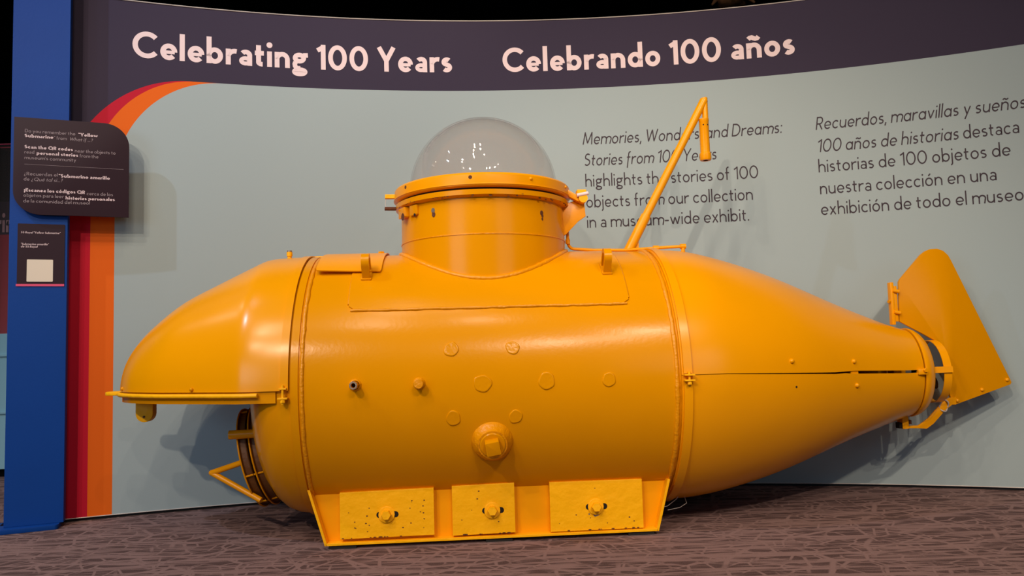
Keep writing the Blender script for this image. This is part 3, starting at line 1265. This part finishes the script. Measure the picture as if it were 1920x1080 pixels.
tube(bm, [(1.896 + .020 * cos(a), -.018 - .006 * sin(3 * a), .410 + .026 * sin(a)) for a in [2 * pi * k / 20 for k in range(20)]], .0035, 6, closed=True)
obj('safety_wire', bm, M_WIRE, arm, smooth=60, label='pale wire loop tied on the arm')

# --- doubler plate welded over the upper hull, round the tower


def hull_patch(name, u0, u1, a0, a1, rin, rout, rc, m, parent, lift=None, nu=2, na=40, slant=0.):
    bm = bmesh.new()
    rows_o, rows_i = [], []
    Rm = rout
    for k in range(na + 1):
        t = k / na
        a = a0 + (a1 - a0) * t
        s = min(a - a0, a1 - a) * Rm
        inset = 0
        if s < rc:
            inset = rc - sqrt(max(rc * rc - (rc - s) ** 2, 0))
        ro, ri = [], []
        for j in range(nu + 1):
            u = (u0 + inset) + (u1 - u0 - 2 * inset) * j / nu
            dl = lift(u, a) if lift else 0
            ro.append(bm.verts.new(hp(u, a, rout + dl)))
            ri.append(bm.verts.new(hp(u, a, rin + dl)))
        rows_o.append(ro)
        rows_i.append(ri)
    for g in (rows_o, rows_i):
        for A, B in zip(g, g[1:]):
            for j in range(nu):
                bm.faces.new((A[j], A[j + 1], B[j + 1], B[j]))
    for k in range(na):
        for j in (0, nu):
            bm.faces.new((rows_o[k][j], rows_o[k + 1][j], rows_i[k + 1][j], rows_i[k][j]))
    for k in (0, na):
        for j in range(nu):
            bm.faces.new((rows_o[k][j], rows_o[k][j + 1], rows_i[k][j + 1], rows_i[k][j]))
    return obj(name, bm, m, parent, smooth=35)


a_db = math.asin((.8762 - ZC) / HR)
hull_patch('doubler_plate', -.637, .413, a_db, pi - a_db, HR - .003, HR + .0055, .025, M_YEL, hull, na=60)
bm = bmesh.new()
rnd = random.Random(5)
tube(bm, [hp(-.63 + 1.036 * k / 60 + rnd.uniform(-.003, .003), a_db + rnd.uniform(-.002, .002), HR + .001) for k in range(61)], .0065, 8,
     rfun=lambda i: .0062 * (1 + .15 * sin(i * 7.3)))
obj('weld_seam', bm, M_WELD, hull, smooth=60)
for ue in (-.637, .413):
    bm = bmesh.new()
    tube(bm, [hp(ue, a_db + .05 + (pi - 2 * a_db - .1) * k / 50, HR + .001) for k in range(51)], .0045, 8)
    obj('weld_seam', bm, M_WELD, hull, smooth=60)
# loose cover plate near the bow end, its edge standing off the hull
hull_patch('cover_plate', -.778, -.528, RAD(54), RAD(118), HR + .007, HR + .0115, .004, M_YELP, sub,
           lift=lambda u, a: .010 * max(0, (-.56 - u) / .22) * max(0, 1 - (a - RAD(54)) / .5) + .012 * max(0, (a - RAD(80)) / .5) + .003)
bm = bmesh.new()
hexhead(bm, (-.557, -.02, ZC + HR + .012), (0, 0, 1), .014, .012)
obj('cover_bolt', bm, M_YEL, sub)
bm = bmesh.new()
box(bm, (-.868, -.012, 1.127), (-.79, .012, 1.135), .001)
obj('nose_strap', bm, M_YELR, sub)

# --- lifting eyes


def eye(name, u, v):
    p, n = onhull(u, v)
    t = Vector((0, n.z, -n.y))
    m = Matrix((t, n, Vector((1, 0, 0)))).transposed().to_4x4()    # local x tangent, y outward, z along hull
    m.translation = p
    bm = bmesh.new()
    R1, R2, yc, hw = .034, .019, .060, .0145
    N = 20
    out = [(R1, -.004)] + [(R1 * cos(pi * k / N), yc + R1 * sin(pi * k / N)) for k in range(N + 1)] + [(-R1, -.004)]
    inn = [(R2, -.004)] + [(R2 * cos(pi * k / N), yc + R2 * sin(pi * k / N)) for k in range(N + 1)] + [(-R2, -.004)]
    V = [[bm.verts.new(m @ Vector((x, y, z))) for x, y in P] for P in (out, inn) for z in (-hw, hw)]
    o0, o1, i0, i1 = V
    for k in range(len(out) - 1):
        bm.faces.new((o0[k], o0[k + 1], o1[k + 1], o1[k]))
        bm.faces.new((i0[k], i0[k + 1], i1[k + 1], i1[k]))
        bm.faces.new((o0[k], o0[k + 1], i0[k + 1], i0[k]))
        bm.faces.new((o1[k], o1[k + 1], i1[k + 1], i1[k]))
    bmesh.ops.recalc_face_normals(bm, faces=bm.faces)
    o = obj(name, bm, M_YEL, sub, smooth=40)
    bm = bmesh.new()
    prism(bm, rrect(-.042, -.02, .042, .02, .004), Matrix((t, Vector((1, 0, 0)), n)).transposed().to_4x4(), -.006, .010)
    bmesh.ops.translate(bm, vec=p, verts=bm.verts)
    obj('eye_foot', bm, M_WELD, o)
    return o


eye('lifting_eye', -.582, -.318)
eye('lifting_eye', .352, -.318)

# --- conning tower
TU, TR = -.118, .352
ZW = Matrix.Translation((TU, 0, 0))
bm = bmesh.new()
lathe(bm, [(.86, TR), (1.05, TR), (1.165, TR), (1.30, TR - .001), (1.345, TR - .001), (1.345, TR - .03), (1.0, TR - .03)], ZW, 112)
tower = obj('conning_tower', bm, M_YEL, sub, smooth=40)
bm = bmesh.new()
lathe(bm, [(1.166, TR - .002), (1.167, TR + .0022), (1.171, TR + .0022), (1.173, TR - .002)], ZW, 112)
obj('weld_line', bm, M_WELD, tower, smooth=60)
rnd = random.Random(9)
bm = bmesh.new()
N = 140
path = []
for k in range(N):
    f = 2 * pi * k / N
    x, y = (TR + .003) * cos(f), (TR + .003) * sin(f)
    path.append(Vector((TU + x, y, ZC + sqrt(HR * HR - y * y) + .006)))
rs = [.0105 * (1 + rnd.uniform(-.14, .14)) for _ in range(N)]
tube(bm, path, .01, 8, closed=True, rfun=lambda i: rs[i])
obj('weld_fillet', bm, M_WELD, tower, smooth=60)
# coaming flange below the lid
bm = bmesh.new()
lathe(bm, [(1.312, TR - .004), (1.316, TR + .014), (1.320, TR + .022), (1.338, TR + .023), (1.341, TR + .018), (1.341, TR - .02)], ZW, 112)
fl = obj('coaming_flange', bm, M_YEL, tower, smooth=40)
bm = bmesh.new()
rnd = random.Random(21)
for k in range(34):
    f = RAD(rnd.uniform(185, 345))
    z = 1.317 + rnd.uniform(-.005, .006)
    r = TR + .0195 + (z - 1.317) * .3
    s = rnd.uniform(.0012, .0042)
    c = Vector((TU + r * cos(f), r * sin(f), z))
    m = frame(c, (cos(f), sin(f), -.2))
    P = [(s * rnd.uniform(.6, 2.2) * cos(2 * pi * j / 7), s * rnd.uniform(.5, .9) * sin(2 * pi * j / 7)) for j in range(7)]
    prism(bm, P, m, -.004, .0009)
obj('paint_chips', bm, M_RUST, fl, kind='stuff', label='dark rusty chips along the flange edge')
bm = bmesh.new()
lathe(bm, [(1.340, TR + .002), (1.352, TR + .002)], ZW, 96)
obj('gasket', bm, M_RUBBER, tower, smooth=40, label='dark gasket under the lid ring')
# lid ring with the clear dome
LR = .3785
bm = bmesh.new()
lathe(bm, [(1.351, LR - .05), (1.351, LR - .006), (1.355, LR), (1.362, LR + .001), (1.398, LR), (1.405, LR - .006), (1.408, LR - .014), (1.408, .318), (1.351, .318)], ZW, 112)
lid = obj('lid_ring', bm, M_YELP, sub, smooth=35)
bm = bmesh.new()
lathe(bm, [(1.3565, LR), (1.3585, LR + .004), (1.3615, LR + .004), (1.3635, LR)], ZW, 112)
obj('ring_ridge', bm, M_YELP, lid, smooth=40)


def radial(fdeg, z, r):
    f = RAD(fdeg)
    return Vector((TU + r * cos(f), r * sin(f), z)), Vector((cos(f), sin(f), 0))


for fd, kind in ((261.5, 'hole'), (299, 'bolt'), (213, 'hole'), (335, 'bolt')):
    p, n = radial(fd, 1.386, LR)
    bm = bmesh.new()
    if kind == 'hole':
        lathe(bm, [(0, .0078), (.001, .007), (.001, 0)], frame(p, n), 14)
        obj('screw_hole', bm, M_RUST, lid)
    else:
        hexhead(bm, p, n, .007, .007, dome=True)
        obj('screw_head', bm, M_YELP, lid, smooth=60)
bm = bmesh.new()
DR, DZ, DU = .320, 1.404, -.112
pr = [(DR * sin(pi / 2 * k / 28), DR * cos(pi / 2 * k / 28)) for k in range(29)]
pi_ = [((DR - .007) * sin(pi / 2 * k / 28), (DR - .007) * cos(pi / 2 * k / 28)) for k in range(28, -1, -1)]
lathe(bm, pr + pi_, Matrix.Translation((DU, 0, DZ)), 96)
obj('clear_dome', bm, M_DOME, lid, smooth=60, label='clear hazy acrylic dome')
# patches and holes on the tower wall
for fd, z, kind in ((234.5, 1.262, 'a'), (311, 1.248, 'b')):
    for j, (dx, dz, s) in enumerate(((-.002, .012, .0095), (.002, -.004, .0085)) if kind == 'a' else ((-.004, .012, .0085), (.002, .0, .006), (.001, -.013, .005))):
        p, n = radial(fd + dx * 100, z + dz, TR - .0005)
        bm = bmesh.new()
        P = [(s * cos(2 * pi * k / 10) * rnd.uniform(.8, 1.1), s * 1.25 * sin(2 * pi * k / 10) * rnd.uniform(.8, 1.1)) for k in range(10)]
        prism(bm, P, frame(p, n), -.002, .0012)
        obj('rust_spot', bm, M_RUST if j or kind == 'b' else M_STEEL, tower)
# latch lugs on the bow side
bm = bmesh.new()
p, n = radial(184, 1.383, LR - .005)
prism(bm, rrect(-.012, -.009, .012, .009, .003), frame(p, n), 0, .046, .002)
ll = obj('latch_lug', bm, M_YELR, lid)
bm = bmesh.new()
p, n = radial(188, 1.326, TR + .012)
prism(bm, rrect(-.014, -.006, .014, .006, .003), frame(p, n), 0, .058, .002)
obj('latch_lug', bm, M_RUST, tower)
bm = bmesh.new()
q1, _ = radial(184, 1.37, LR + .038)
q2, _ = radial(188, 1.325, TR + .062)
tube(bm, [q1, (q1 + q2) / 2 + Vector((-.004, 0, 0)), q2], .0012, 6)
obj('latch_wire', bm, M_WIRE, lid)
for fd, wd in ((204, .034), (217, .026)):
    p, n = radial(fd, 1.288, TR - .004)
    bm = bmesh.new()
    prism(bm, rrect(-wd, -.020, wd, .022, .006), frame(p, n), 0, .026 if fd < 210 else .014, .003)
    obj('clamp_block', bm, M_YEL, tower, smooth=30)
p, n = radial(207, 1.271, TR + .0225)
bm = bmesh.new()
lathe(bm, [(0, .016), (.0012, .014), (.0012, 0)], frame(p, n), 14)
obj('clamp_socket', bm, M_RUST, tower)
p, n = radial(219, 1.268, TR + .0105)
bm = bmesh.new()
lathe(bm, [(0, .007), (.0012, .006), (.0012, 0)], frame(p, n), 12)
obj('screw_hole', bm, M_HOLE, tower)
# hinge on the stern side: arm on the lid, bracket on the tower, pivot
bm = bmesh.new()
prism(bm, [(.205, 1.396), (.232, 1.392), (.300, 1.348), (.302, 1.330), (.285, 1.333), (.225, 1.366), (.205, 1.372)], mt, -.115, -.075, .002)
obj('hinge_arm', bm, M_YELP, lid, smooth=30)
bm = bmesh.new()
prism(bm, [(.216, 1.322), (.268, 1.340), (.316, 1.330), (.320, 1.274), (.290, 1.254), (.232, 1.196), (.214, 1.192)], mt, -.085, -.055, .002)
hb_ = obj('hinge_bracket', bm, M_YELP, tower, smooth=30)
bm = bmesh.new()
tube(bm, [(.306, -.125, 1.345), (.306, -.03, 1.345)], .019, 16)
obj('hinge_barrel', bm, M_YELR, hb_, smooth=40)
bm = bmesh.new()
box(bm, (.282, -.115, 1.366), (.322, -.07, 1.384), .003)
obj('hinge_stop', bm, M_YELR, hb_)
bm = bmesh.new()
tube(bm, [(.279, -.122, 1.357), (.328, -.122, 1.366)], .008, 10)
obj('hinge_pin', bm, M_LETP, hb_, smooth=40, label='pale bare end of the hinge pin')

# --- pipe along the deck
bm = bmesh.new()
PZ = 1.137
pth = [(.2465, -.03, 1.285), (.2465, -.03, 1.175)] + [(.2465 + .03 * (1 - cos(a)), -.03 + .01 * sin(a), 1.175 - .034 * sin(a)) for a in [k * pi / 16 for k in range(1, 9)]] + \
    [(.36, -.015, PZ - .002), (.50, -.005, PZ - .004), (.62, .0, PZ + .002), (.70, .0, PZ + .006), (.765, .0, PZ + .008)]
tube(bm, pth, .0068, 10)
pipe = obj('deck_pipe', bm, M_YELP, sub, smooth=50)
for u, zz, r in ((.252, 1.155, .010), (.640, PZ + .003, .0115), (.762, PZ + .008, .0115)):
    bm = bmesh.new()
    if u < .3:
        tube(bm, [(.2465, -.03, 1.182), (.2465, -.03, 1.162)], r, 10)
    else:
        tube(bm, [(u, 0, zz - .036), (u, 0, zz + .008)], .009, 10)
        tube(bm, [(u - .012, 0, zz), (u + .012, 0, zz)], r, 10)
    obj('pipe_fitting', bm, M_YELP, pipe, smooth=50)

# --- mast with drop tube
bm = bmesh.new()
b0, b1 = Vector((.505, .025, 1.10)), Vector((.898, .025, 1.812))
dd = (b1 - b0).normalized()
tube(bm, [b0, b0 + dd * .215], .0225, 20)
tube(bm, [b0 + dd * .205, b1], .0185, 20)
mast = obj('snorkel_mast', bm, M_YELP, sub, smooth=40)
bm = bmesh.new()
prism(bm, [(.525, 1.11), (.568, 1.11), (.572, 1.235), (.565, 1.235)], mt, .019, .031, .001)
obj('mast_gusset', bm, M_YELP, mast)
bm = bmesh.new()
tube(bm, [(.900, .025, 1.822), (.900, .025, 1.715)], .0135, 16)
lathe(bm, [(0, .0185), (.01, .012), (.02, .003), (.022, 0)], frame(b1 - dd * .004, dd), 16)
dt = obj('drop_pipe', bm, M_YELP, mast, smooth=40)
bm = bmesh.new()
lathe(bm, [(1.535, .012), (1.535, .0235), (1.540, .026), (1.566, .026), (1.570, .0215), (1.712, .0215), (1.714, .0228), (1.724, .0228), (1.726, .013)], Matrix.Translation((.892, .025, 0)), 24)
sl_ = obj('drop_sleeve', bm, M_YELP, mast, smooth=40)
for du, in ((-.009,), (.010,)):
    bm = bmesh.new()
    lathe(bm, [(0, .0032), (.0012, .003), (.0012, 0)], frame((.892 + du, .025 - sqrt(.0215 ** 2 - du * du), 1.694), (du * 30, -1, 0)), 10)
    obj('screw_hole', bm, M_HOLE, sl_)

# --- hull fittings on the near side


def nearpt(u, dz):
    y = -sqrt(HR * HR - dz * dz)
    return Vector((u, y, ZC + dz)), Vector((0, y, dz)) / HR


def patch_disc(u, dz, r, seed):
    rnd = random.Random(seed)
    p, n = nearpt(u, dz)
    bm = bmesh.new()
    ph = [rnd.uniform(0, 6.28) for _ in range(3)]
    N = 28
    rings = []
    m = frame(p, n)
    for rr, h in ((1.05, -.002), (1.0, .0020), (.92, .0034), (.80, .0030), (.55, .0032), (.25, .0033)):
        ring = []
        for k in range(N):
            a = 2 * pi * k / N
            q = r * rr * (1 + (.035 * sin(3 * a + ph[0]) + .03 * sin(5 * a + ph[1]) + .05 * sin(2 * a + ph[2])) * (rr > .7))
            ring.append(bm.verts.new(m @ Vector((q * cos(a), q * sin(a), h + rnd.uniform(-.0004, .0004)))))
        rings.append(ring)
    for A, B in zip(rings, rings[1:]):
        for k in range(N):
            bm.faces.new((A[k], A[(k + 1) % N], B[(k + 1) % N], B[k]))
    bm.faces.new(rings[-1])
    return obj('welded_patch', bm, M_YEL, hull, smooth=70)


for i, (u, dz, r) in enumerate([(-.2606, .129, .0265), (-.0379, .128, .0245), (-.1504, .003, .0315), (.0813, .005, .0305), (.3094, .002, .025),
                                (-.2588, -.118, .0265), (-.0338, -.120, .0245)]):
    patch_disc(u, dz, r, 30 + i)
for i, (u, dz) in enumerate(((-.6042, .012), (-.3775, .010))):
    p, n = nearpt(u, dz)
    bm = bmesh.new()
    lathe(bm, [(-.004, .0245), (.006, .020), (.009, .0165)], frame(p, n), 20)
    L = .052 if i == 0 else .045
    if i == 0:
        lathe(bm, [(.0, .0145), (L, .0145), (L, .0085), (L - .03, .0085), (L - .03, 0)], frame(p, n), 8)
    else:
        lathe(bm, [(.0, .0125), (L - .018, .0125), (L - .018, .0185), (L - .003, .0185), (L, .016), (L, 0)], frame(p, n), 12)
    st = obj('pipe_stub', bm, M_WELD, hull, smooth=35)
    if i == 0:
        bm = bmesh.new()
        lathe(bm, [(0, .0085), (.0006, 0)], frame(p + n * (L - .0285), n), 12)
        obj('bore', bm, M_HOLE, st)
        bm = bmesh.new()
        lathe(bm, [(L, .0142), (L + .0007, .0135), (L + .0007, .009), (L, .0085)], frame(p, n), 16)
        obj('bare_rim', bm, M_STEEL, st, label='bare metal rim of the pipe')
# big drain plug with square head
p, n = nearpt(-.1201, -.207)
n = (n + Vector((0, -.25, .06))).normalized()
bm = bmesh.new()
lathe(bm, [(-.03, .083), (.002, .076), (.014, .067), (.026, .058), (.034, .054), (.040, .053), (.040, .047)], frame(p, n), 48)
pl = obj('drain_fitting', bm, M_WELD, hull, smooth=35)
bm = bmesh.new()
lathe(bm, [(.030, .048), (.036, .0465), (.042, .0465), (.045, .043), (.045, 0)], frame(p, n), 48)
obj('plug', bm, M_YEL, pl, smooth=35)
bm = bmesh.new()
m = frame(p, n) @ Matrix.Rotation(RAD(10), 4, 'Z')
prism(bm, rrect(-.0255, -.0255, .0255, .0255, .004, 4), m, .040, .078, .003)
obj('plug_head', bm, M_YEL, pl, smooth=30)

# --- keel skids with ballast weights
KV = -.345
for side in (-1, 1):
    s = side

    def y_(v):
        return v * -s
    bm = bmesh.new()
    # web plate (trapezoid) and bottom flange
    web = [(-.800, .214), (-.738, .018), (.500, .016), (.551, .204)]
    prism(bm, web, mt, min(s * .335, s * .345), max(s * .335, s * .345))
    keel = obj('keel_skid', bm, M_YELP, sub)
    bm = bmesh.new()
    lo, hi = sorted((s * .300, s * .383))
    prism(bm, [(-.742, .014), (.504, .014), (.502, .0225), (-.744, .0225)], mt, lo, hi, .001)
    obj('keel_flange', bm, M_YELR, keel)
    for (ua, za), (ub, zb) in (((-.806, .2195), (-.744, .014)), ((.5575, .2045), (.506, .014))):
        bm = bmesh.new()
        sgn = 1 if ua < 0 else -1
        lo, hi = sorted((s * .12, s * .383))
        prism(bm, [(ua, za), (ub, zb), (ub + sgn * .010, zb), (ua + sgn * .010, za)], mt, lo, hi, .001)
        obj('keel_end_plate', bm, M_YELR, keel)
    bm = bmesh.new()
    lo, hi = sorted((s * .335, s * .356))
    prism(bm, [(-.798, .213), (.55, .203), (.55, .208), (-.798, .2185)], mt, lo, hi, .001)
    obj('keel_top_ledge', bm, M_WELD, keel)
    bm = bmesh.new()
    lo, hi = sorted((s * .31, s * .375))
    bm.free()
    for u in (-.68, -.1, .44):
        bm = bmesh.new()
        box(bm, (u - .05, lo, 0), (u + .05, hi, .014))
        obj('rubber_pad', bm, M_RUBBER, keel)
    for bi, (u0, u1, z0, z1, z0r, z1r, bu, bz) in enumerate(((-.6893, -.3408, .034, .2035, .0355, .2085, -.5168, .1175), (-.2733, -.038, .0285, .2115, .031, .2150, -.1235, .116),
                                                            (.0951, .450, .026, .2105, .026, .2090, .2687, .1135))):
        bm = bmesh.new()
        lo, hi = sorted((s * .344, s * .3745))
        P = [(u0, z0), (u1, z0r), (u1, z1r), (u0, z1)]
        prism(bm, P, mt, lo, hi, .002)
        wt = obj('ballast_weight', bm, M_YELR, keel, label='rough pitted yellow block bolted on the keel' if s < 0 else None)
        if s < 0:
            bm = bmesh.new()
            sw = .041
            lathe_pts = rrect(-sw, -.011, sw, .011, .0108, 6)
            ps = frame((bu + .003, -.3745, bz), (0, -1, 0))
            prism(bm, lathe_pts, ps, -.001, .0008)
            obj('bolt_slot', bm, M_HOLE, wt)
            # pits and chips in the casting
            rnd = random.Random(50 + bi)
            bm = bmesh.new()
            cnt = (26, 9, 7)[bi]
            for k in range(cnt):
                uu = rnd.uniform(u0 + .03, u1 - .03)
                zz = rnd.uniform(z0 + .02, z1 - .02)
                r = rnd.uniform(.001, .0026)
                if abs(uu - bu) < .045 and abs(zz - bz) < .04:
                    continue
                prism(bm, [(r * 1.4 * cos(2 * pi * j / 7), r * sin(2 * pi * j / 7)) for j in range(7)], frame((uu, -.3745, zz), (0, -1, 0)), -.001, .0005)
            for k in range(10):
                uu = rnd.uniform(u0 + .004, u1 - .004)
                r = rnd.uniform(.001, .003)
                prism(bm, [(r * 2.4 * cos(2 * pi * j / 7), r * .8 * sin(2 * pi * j / 7)) for j in range(7)], frame((uu, -.3745, z0 + .003), (0, -1, 0)), -.001, .0006)
            obj('chips', bm, M_RUST, wt, kind='stuff', label='dark pits and chips in the painted block')
            if bi == 2:
                bm = bmesh.new()
                for k in range(7):
                    uu, zz, r = bu - .012 + rnd.uniform(-.014, .02), bz - .028 + rnd.uniform(-.008, .006), rnd.uniform(.002, .005)
                    prism(bm, [(r * cos(2 * pi * j / 7), r * rnd.uniform(.7, 1.3) * sin(2 * pi * j / 7)) for j in range(7)], frame((uu, -.3745, zz), (0, -1, 0)), -.001, .0004)
                obj('bare_patch', bm, M_STEEL, wt, label='bare grey metal below the bolt')
            bm = bmesh.new()
            hexhead(bm, (bu, -.3755, bz), (0, -1, .08), .0185, .026, washer=.0300)
            obj('ballast_bolt', bm, M_YELR, wt, smooth=25)
bm = bmesh.new()
tube(bm, [(.50, -.20, .062), (.56, -.20, .060), (.59, -.20, .066), (.63, -.19, .090), (.66, -.18, .12)], .0016, 6)
tube(bm, [(.59, -.20, .050), (.64, -.20, .058), (.672, -.19, .072), (.668, -.17, .10)], .0014, 6)
obj('loose_wire', bm, M_WIRE, sub, smooth=60, label='thin pale wire loop hanging under the hull')

# ------------------------------------------------------------------ blue post with base, at the left end of the wall
PE, PN = Vector((.92683, .37548, 0)), Vector((.37548, -.92683, 0))
PQ = Vector((-2.1904, 3.3098, 0))


def pf(e, z, off=0.):
    p = PQ + PE * e + PN * off
    return Vector((p.x, p.y, z))


def pframe(off=0.):
    m = Matrix((PE, Vector((0, 0, 1)), PN)).transposed().to_4x4()
    m.translation = PQ + PN * off
    return m


post = thing('exhibit_post', 'tall blue laminate post with rounded foot plate at left end of curved wall', 'post', pf(.109, 0, -.045))
inv = Matrix.Translation(-Vector(post.location))
bm = bmesh.new()
prism(bm, [(-.0045, .02), (.2185, .02), (.2205, 2.62), (-.0045, 2.62)], inv @ pframe(), -.052, 0, .002)
obj('post_shaft', bm, M_BLUE, post)
bm = bmesh.new()
base = []
fl_ = Matrix((PE, PN * -1, Vector((0, 0, 1)))).transposed().to_4x4()
fl_.translation = PQ
prism(bm, [(-.42, -.048)] + rrect(0, -.048, .205, .05, .02, 5)[7:14] + [(.205, .045), (-.03, .055), (-.03, .13), (-.42, .13)], inv @ fl_, 0, .02, .002)
obj('foot_plate', bm, M_BLUE, post, smooth=30)

# large text sign on the post
sign = thing('text_sign', 'dark rounded text sign fixed on the upper part of blue post', 'sign', pf(.23, 1.37, .02))
inv = Matrix.Translation(-Vector(sign.location))
bm = bmesh.new()
prism(bm, rrect(.0125, 1.367, .467, 1.800, .105, 12, 'ac'), inv @ pframe(), .0225, .0300, .001)
obj('sign_board', bm, M_SIGN, sign, smooth=30)
bm = bmesh.new()
bm.free()
for z in (1.48, 1.70):
    for e in (.06, .17):
        bm = bmesh.new()
        tube(bm, [inv @ pf(e, z, 0), inv @ pf(e, z, .023)], .009, 12)
        obj('standoff', bm, M_STEEL, sign, smooth=40)


def onsign(e, z):
    return inv @ pf(e, z, .0306)


def sloped(lines):
    return lines


hB, hR = .105, .06
SC = .0150
D_ = -.021    # lettering lines fall a little to the right


def sp(e, z):
    return onsign(e, z)


lettering('sign_lettering', [
    ([('Do you remember the ', hR, False)], .0541, .253, 1.733, SC),
    ([('" from ', hR, False)], .166, .219, 1.709, SC), ([('What if ...?', hR, True)], .226, .318, 1.708, SC),
    ([('near the objects to', hR, False)], .248, .411, 1.656, SC),
    ([('read', hR, False)], .0537, .091, 1.638, SC), ([('from the', hR, False)], .267, .342, 1.634, SC),
    ([("museum's community", hR, False)], .0541, .253, 1.613, SC),
    ([('¿Recuerdas el', hR, False)], .0533, .182, 1.541, SC),
    ([('de ', hR, False), ('¿Qué tal si...?', hR, True)], .0526, .201, 1.517, SC),
    ([('cerca de los', hR, False)], .297, .402, 1.463, SC),
    ([('objetos para leer', hR, False)], .0529, .207, 1.445, SC),
    ([('de la comunidad del museo!', hR, False)], .0522, .310, 1.420, SC)], sp, M_SIGNG, sign, 'thin grey lettering')
lettering('sign_lettering', [
    ([('"Yellow', hB, False)], .262, .338, 1.731, SC),
    ([('Submarine', hB, False)], .0526, .163, 1.711, SC),
    ([('Scan the QR codes', hB, False)], .0533, .240, 1.661, SC),
    ([('personal stories', hB, False)], .100, .261, 1.636, SC),
    ([('"Submarino amarillo', hB, False)], .187, .389, 1.538, SC),
    ([('¡Escanea los códigos QR', hB, False)], .0544, .290, 1.468, SC),
    ([('historias personales', hB, False)], .214, .410, 1.440, SC)], sp, M_SIGNL, sign, 'bold pale lettering')
bm = bmesh.new()
prism(bm, [(.054, 1.5895), (.445, 1.5885), (.445, 1.5895), (.054, 1.5905)], inv @ pframe(), .0295, .0306)
obj('divider_line', bm, M_SIGNG, sign)

# small object label below it
card = thing('object_label', 'small dark label with pale square and pink base line on blue post', 'label', pf(.116, 1.055, 0))
inv2 = Matrix.Translation(-Vector(card.location))
bm = bmesh.new()
prism(bm, rrect(.028, 1.055, .209, 1.330, .003, 3), inv2 @ pframe(), 0, .003)
obj('label_board', bm, M_SIGN, card)
bm = bmesh.new()
prism(bm, rrect(.025, 1.053, .209, 1.0625, .001, 2), inv2 @ pframe(), 0, .0036)
obj('pink_stripe', bm, M_PINK, card)
bm = bmesh.new()
prism(bm, rrect(.065, 1.073, .165, 1.171, .003, 3), inv2 @ pframe(), 0, .0036)
obj('pale_square', bm, M_CARD, card, label='blank pale square')


def oncard(e, z):
    return inv2 @ pf(e, z, .0037)


lettering('label_lettering', [
    ([('SS Rayal "Yellow Submarine"', .09, True)], .0403, .191, 1.287, .0085),
    ([('"Submarino amarillo"', .09, True)], .0411, .146, 1.2355, .0085),
    ([('de SS Rayal', .09, True)], .0413, .104, 1.224, .0085)], oncard, M_SIGNL, card)

# ------------------------------------------------------------------ what shows past the post on the left
ex = thing('red_exhibit_display', 'red exhibit display board with dark header behind the blue post at far left', 'display board', (-3.55, 5.0, .90))
bm = bmesh.new()
box(bm, (-.55, 0, 0), (.75, .04, .66))
obj('red_board', bm, M_RED2, ex)
bm = bmesh.new()
box(bm, (-.55, -.002, .66), (.75, .04, .88))
obj('header_board', bm, M_NAVY, ex)
lettering('header_lettering', [([('rin', .10, False)], .150, .262, .675, .13)], lambda a, z: Vector((a, -.003, z)), M_LETP, ex)
pth = thing('plinth', 'pale blue plinth under the red panel at far left edge', 'plinth', (-3.55, 4.85, 0))
bm = bmesh.new()
box(bm, (-.7, 0, .05), (.9, .6, .90), .003)
obj('plinth_body', bm, M_LBLUE, pth)
bm = bmesh.new()
bm.free()
for z in (.395, .755):
    bm = bmesh.new()
    box(bm, (-.705, -.012, z), (.905, .02, z + .013))
    obj('plinth_moulding', bm, M_LBLUE, pth)
bm = bmesh.new()
box(bm, (-.66, .03, 0), (.86, .57, .05))
obj('plinth_foot', bm, M_BLACK, pth)
cs = thing('display_case', 'clear acrylic display case on the pale blue plinth at far left', 'case', (-3.0, 4.90, .90))
bm = bmesh.new()
box(bm, (-.37, 0, 0), (.25, .08, 1.24))
obj('case_cover', bm, M_CASE, cs)
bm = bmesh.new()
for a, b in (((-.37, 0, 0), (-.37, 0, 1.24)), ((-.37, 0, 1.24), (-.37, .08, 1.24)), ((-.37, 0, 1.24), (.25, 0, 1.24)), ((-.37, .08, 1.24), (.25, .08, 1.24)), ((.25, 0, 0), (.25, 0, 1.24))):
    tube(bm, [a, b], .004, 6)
obj('case_edge', bm, M_PINK, cs, label='pinkish edges of the acrylic')
dl = thing('pendant_lamp', 'tiny distant white lamp hanging in the dark at far left', 'lamp', (-4.62, 7.0, 3.03))
bm = bmesh.new()
bmesh.ops.create_uvsphere(bm, u_segments=12, v_segments=8, radius=.016)
obj('bulb', bm, M_LAMP, dl, smooth=60)
bm = bmesh.new()
tube(bm, [(0, 0, .014), (0, 0, 1.57)], .004, 6)
obj('cord', bm, M_BLACK, dl)

# brown carved figure hanging in the dark above the wall: only its clawed foot end shows
hg = thing('hanging_sculpture', 'dark brown carved form hanging in the dark above the curved wall', 'sculpture', (1.66, 5.4, 3.15))
bm = bmesh.new()
prof = [(.0, .075), (.02, .105), (.10, .11), (.22, .09), (.6, .085), (1.0, .10), (1.45, .09)]
rings = []
for z, r in prof:
    rings.append([bm.verts.new((r * (1 + .16 * sin(4 * a) + .08 * sin(7 * a + 1)) * cos(a), r * (1 + .16 * sin(4 * a)) * sin(a), z)) for a in [2 * pi * k / 36 for k in range(36)]])
for A, B in zip(rings, rings[1:]):
    for k in range(36):
        bm.faces.new((A[k], A[(k + 1) % 36], B[(k + 1) % 36], B[k]))
bm.faces.new(rings[0])
bm.faces.new(rings[-1])
obj('carved_body', bm, M_BROWN, hg, smooth=50)
for a in (200, 250, 290, 335):
    bm = bmesh.new()
    d = Vector((cos(RAD(a)), sin(RAD(a)), 0))
    tube(bm, [d * .08 + Vector((0, 0, .06)), d * .13 + Vector((0, 0, .03)), d * .165 + Vector((0, 0, -.012))], .02, 10, rfun=lambda i: (.022, .018, .007)[i])
    obj('claw', bm, M_BROWN, hg, smooth=50)
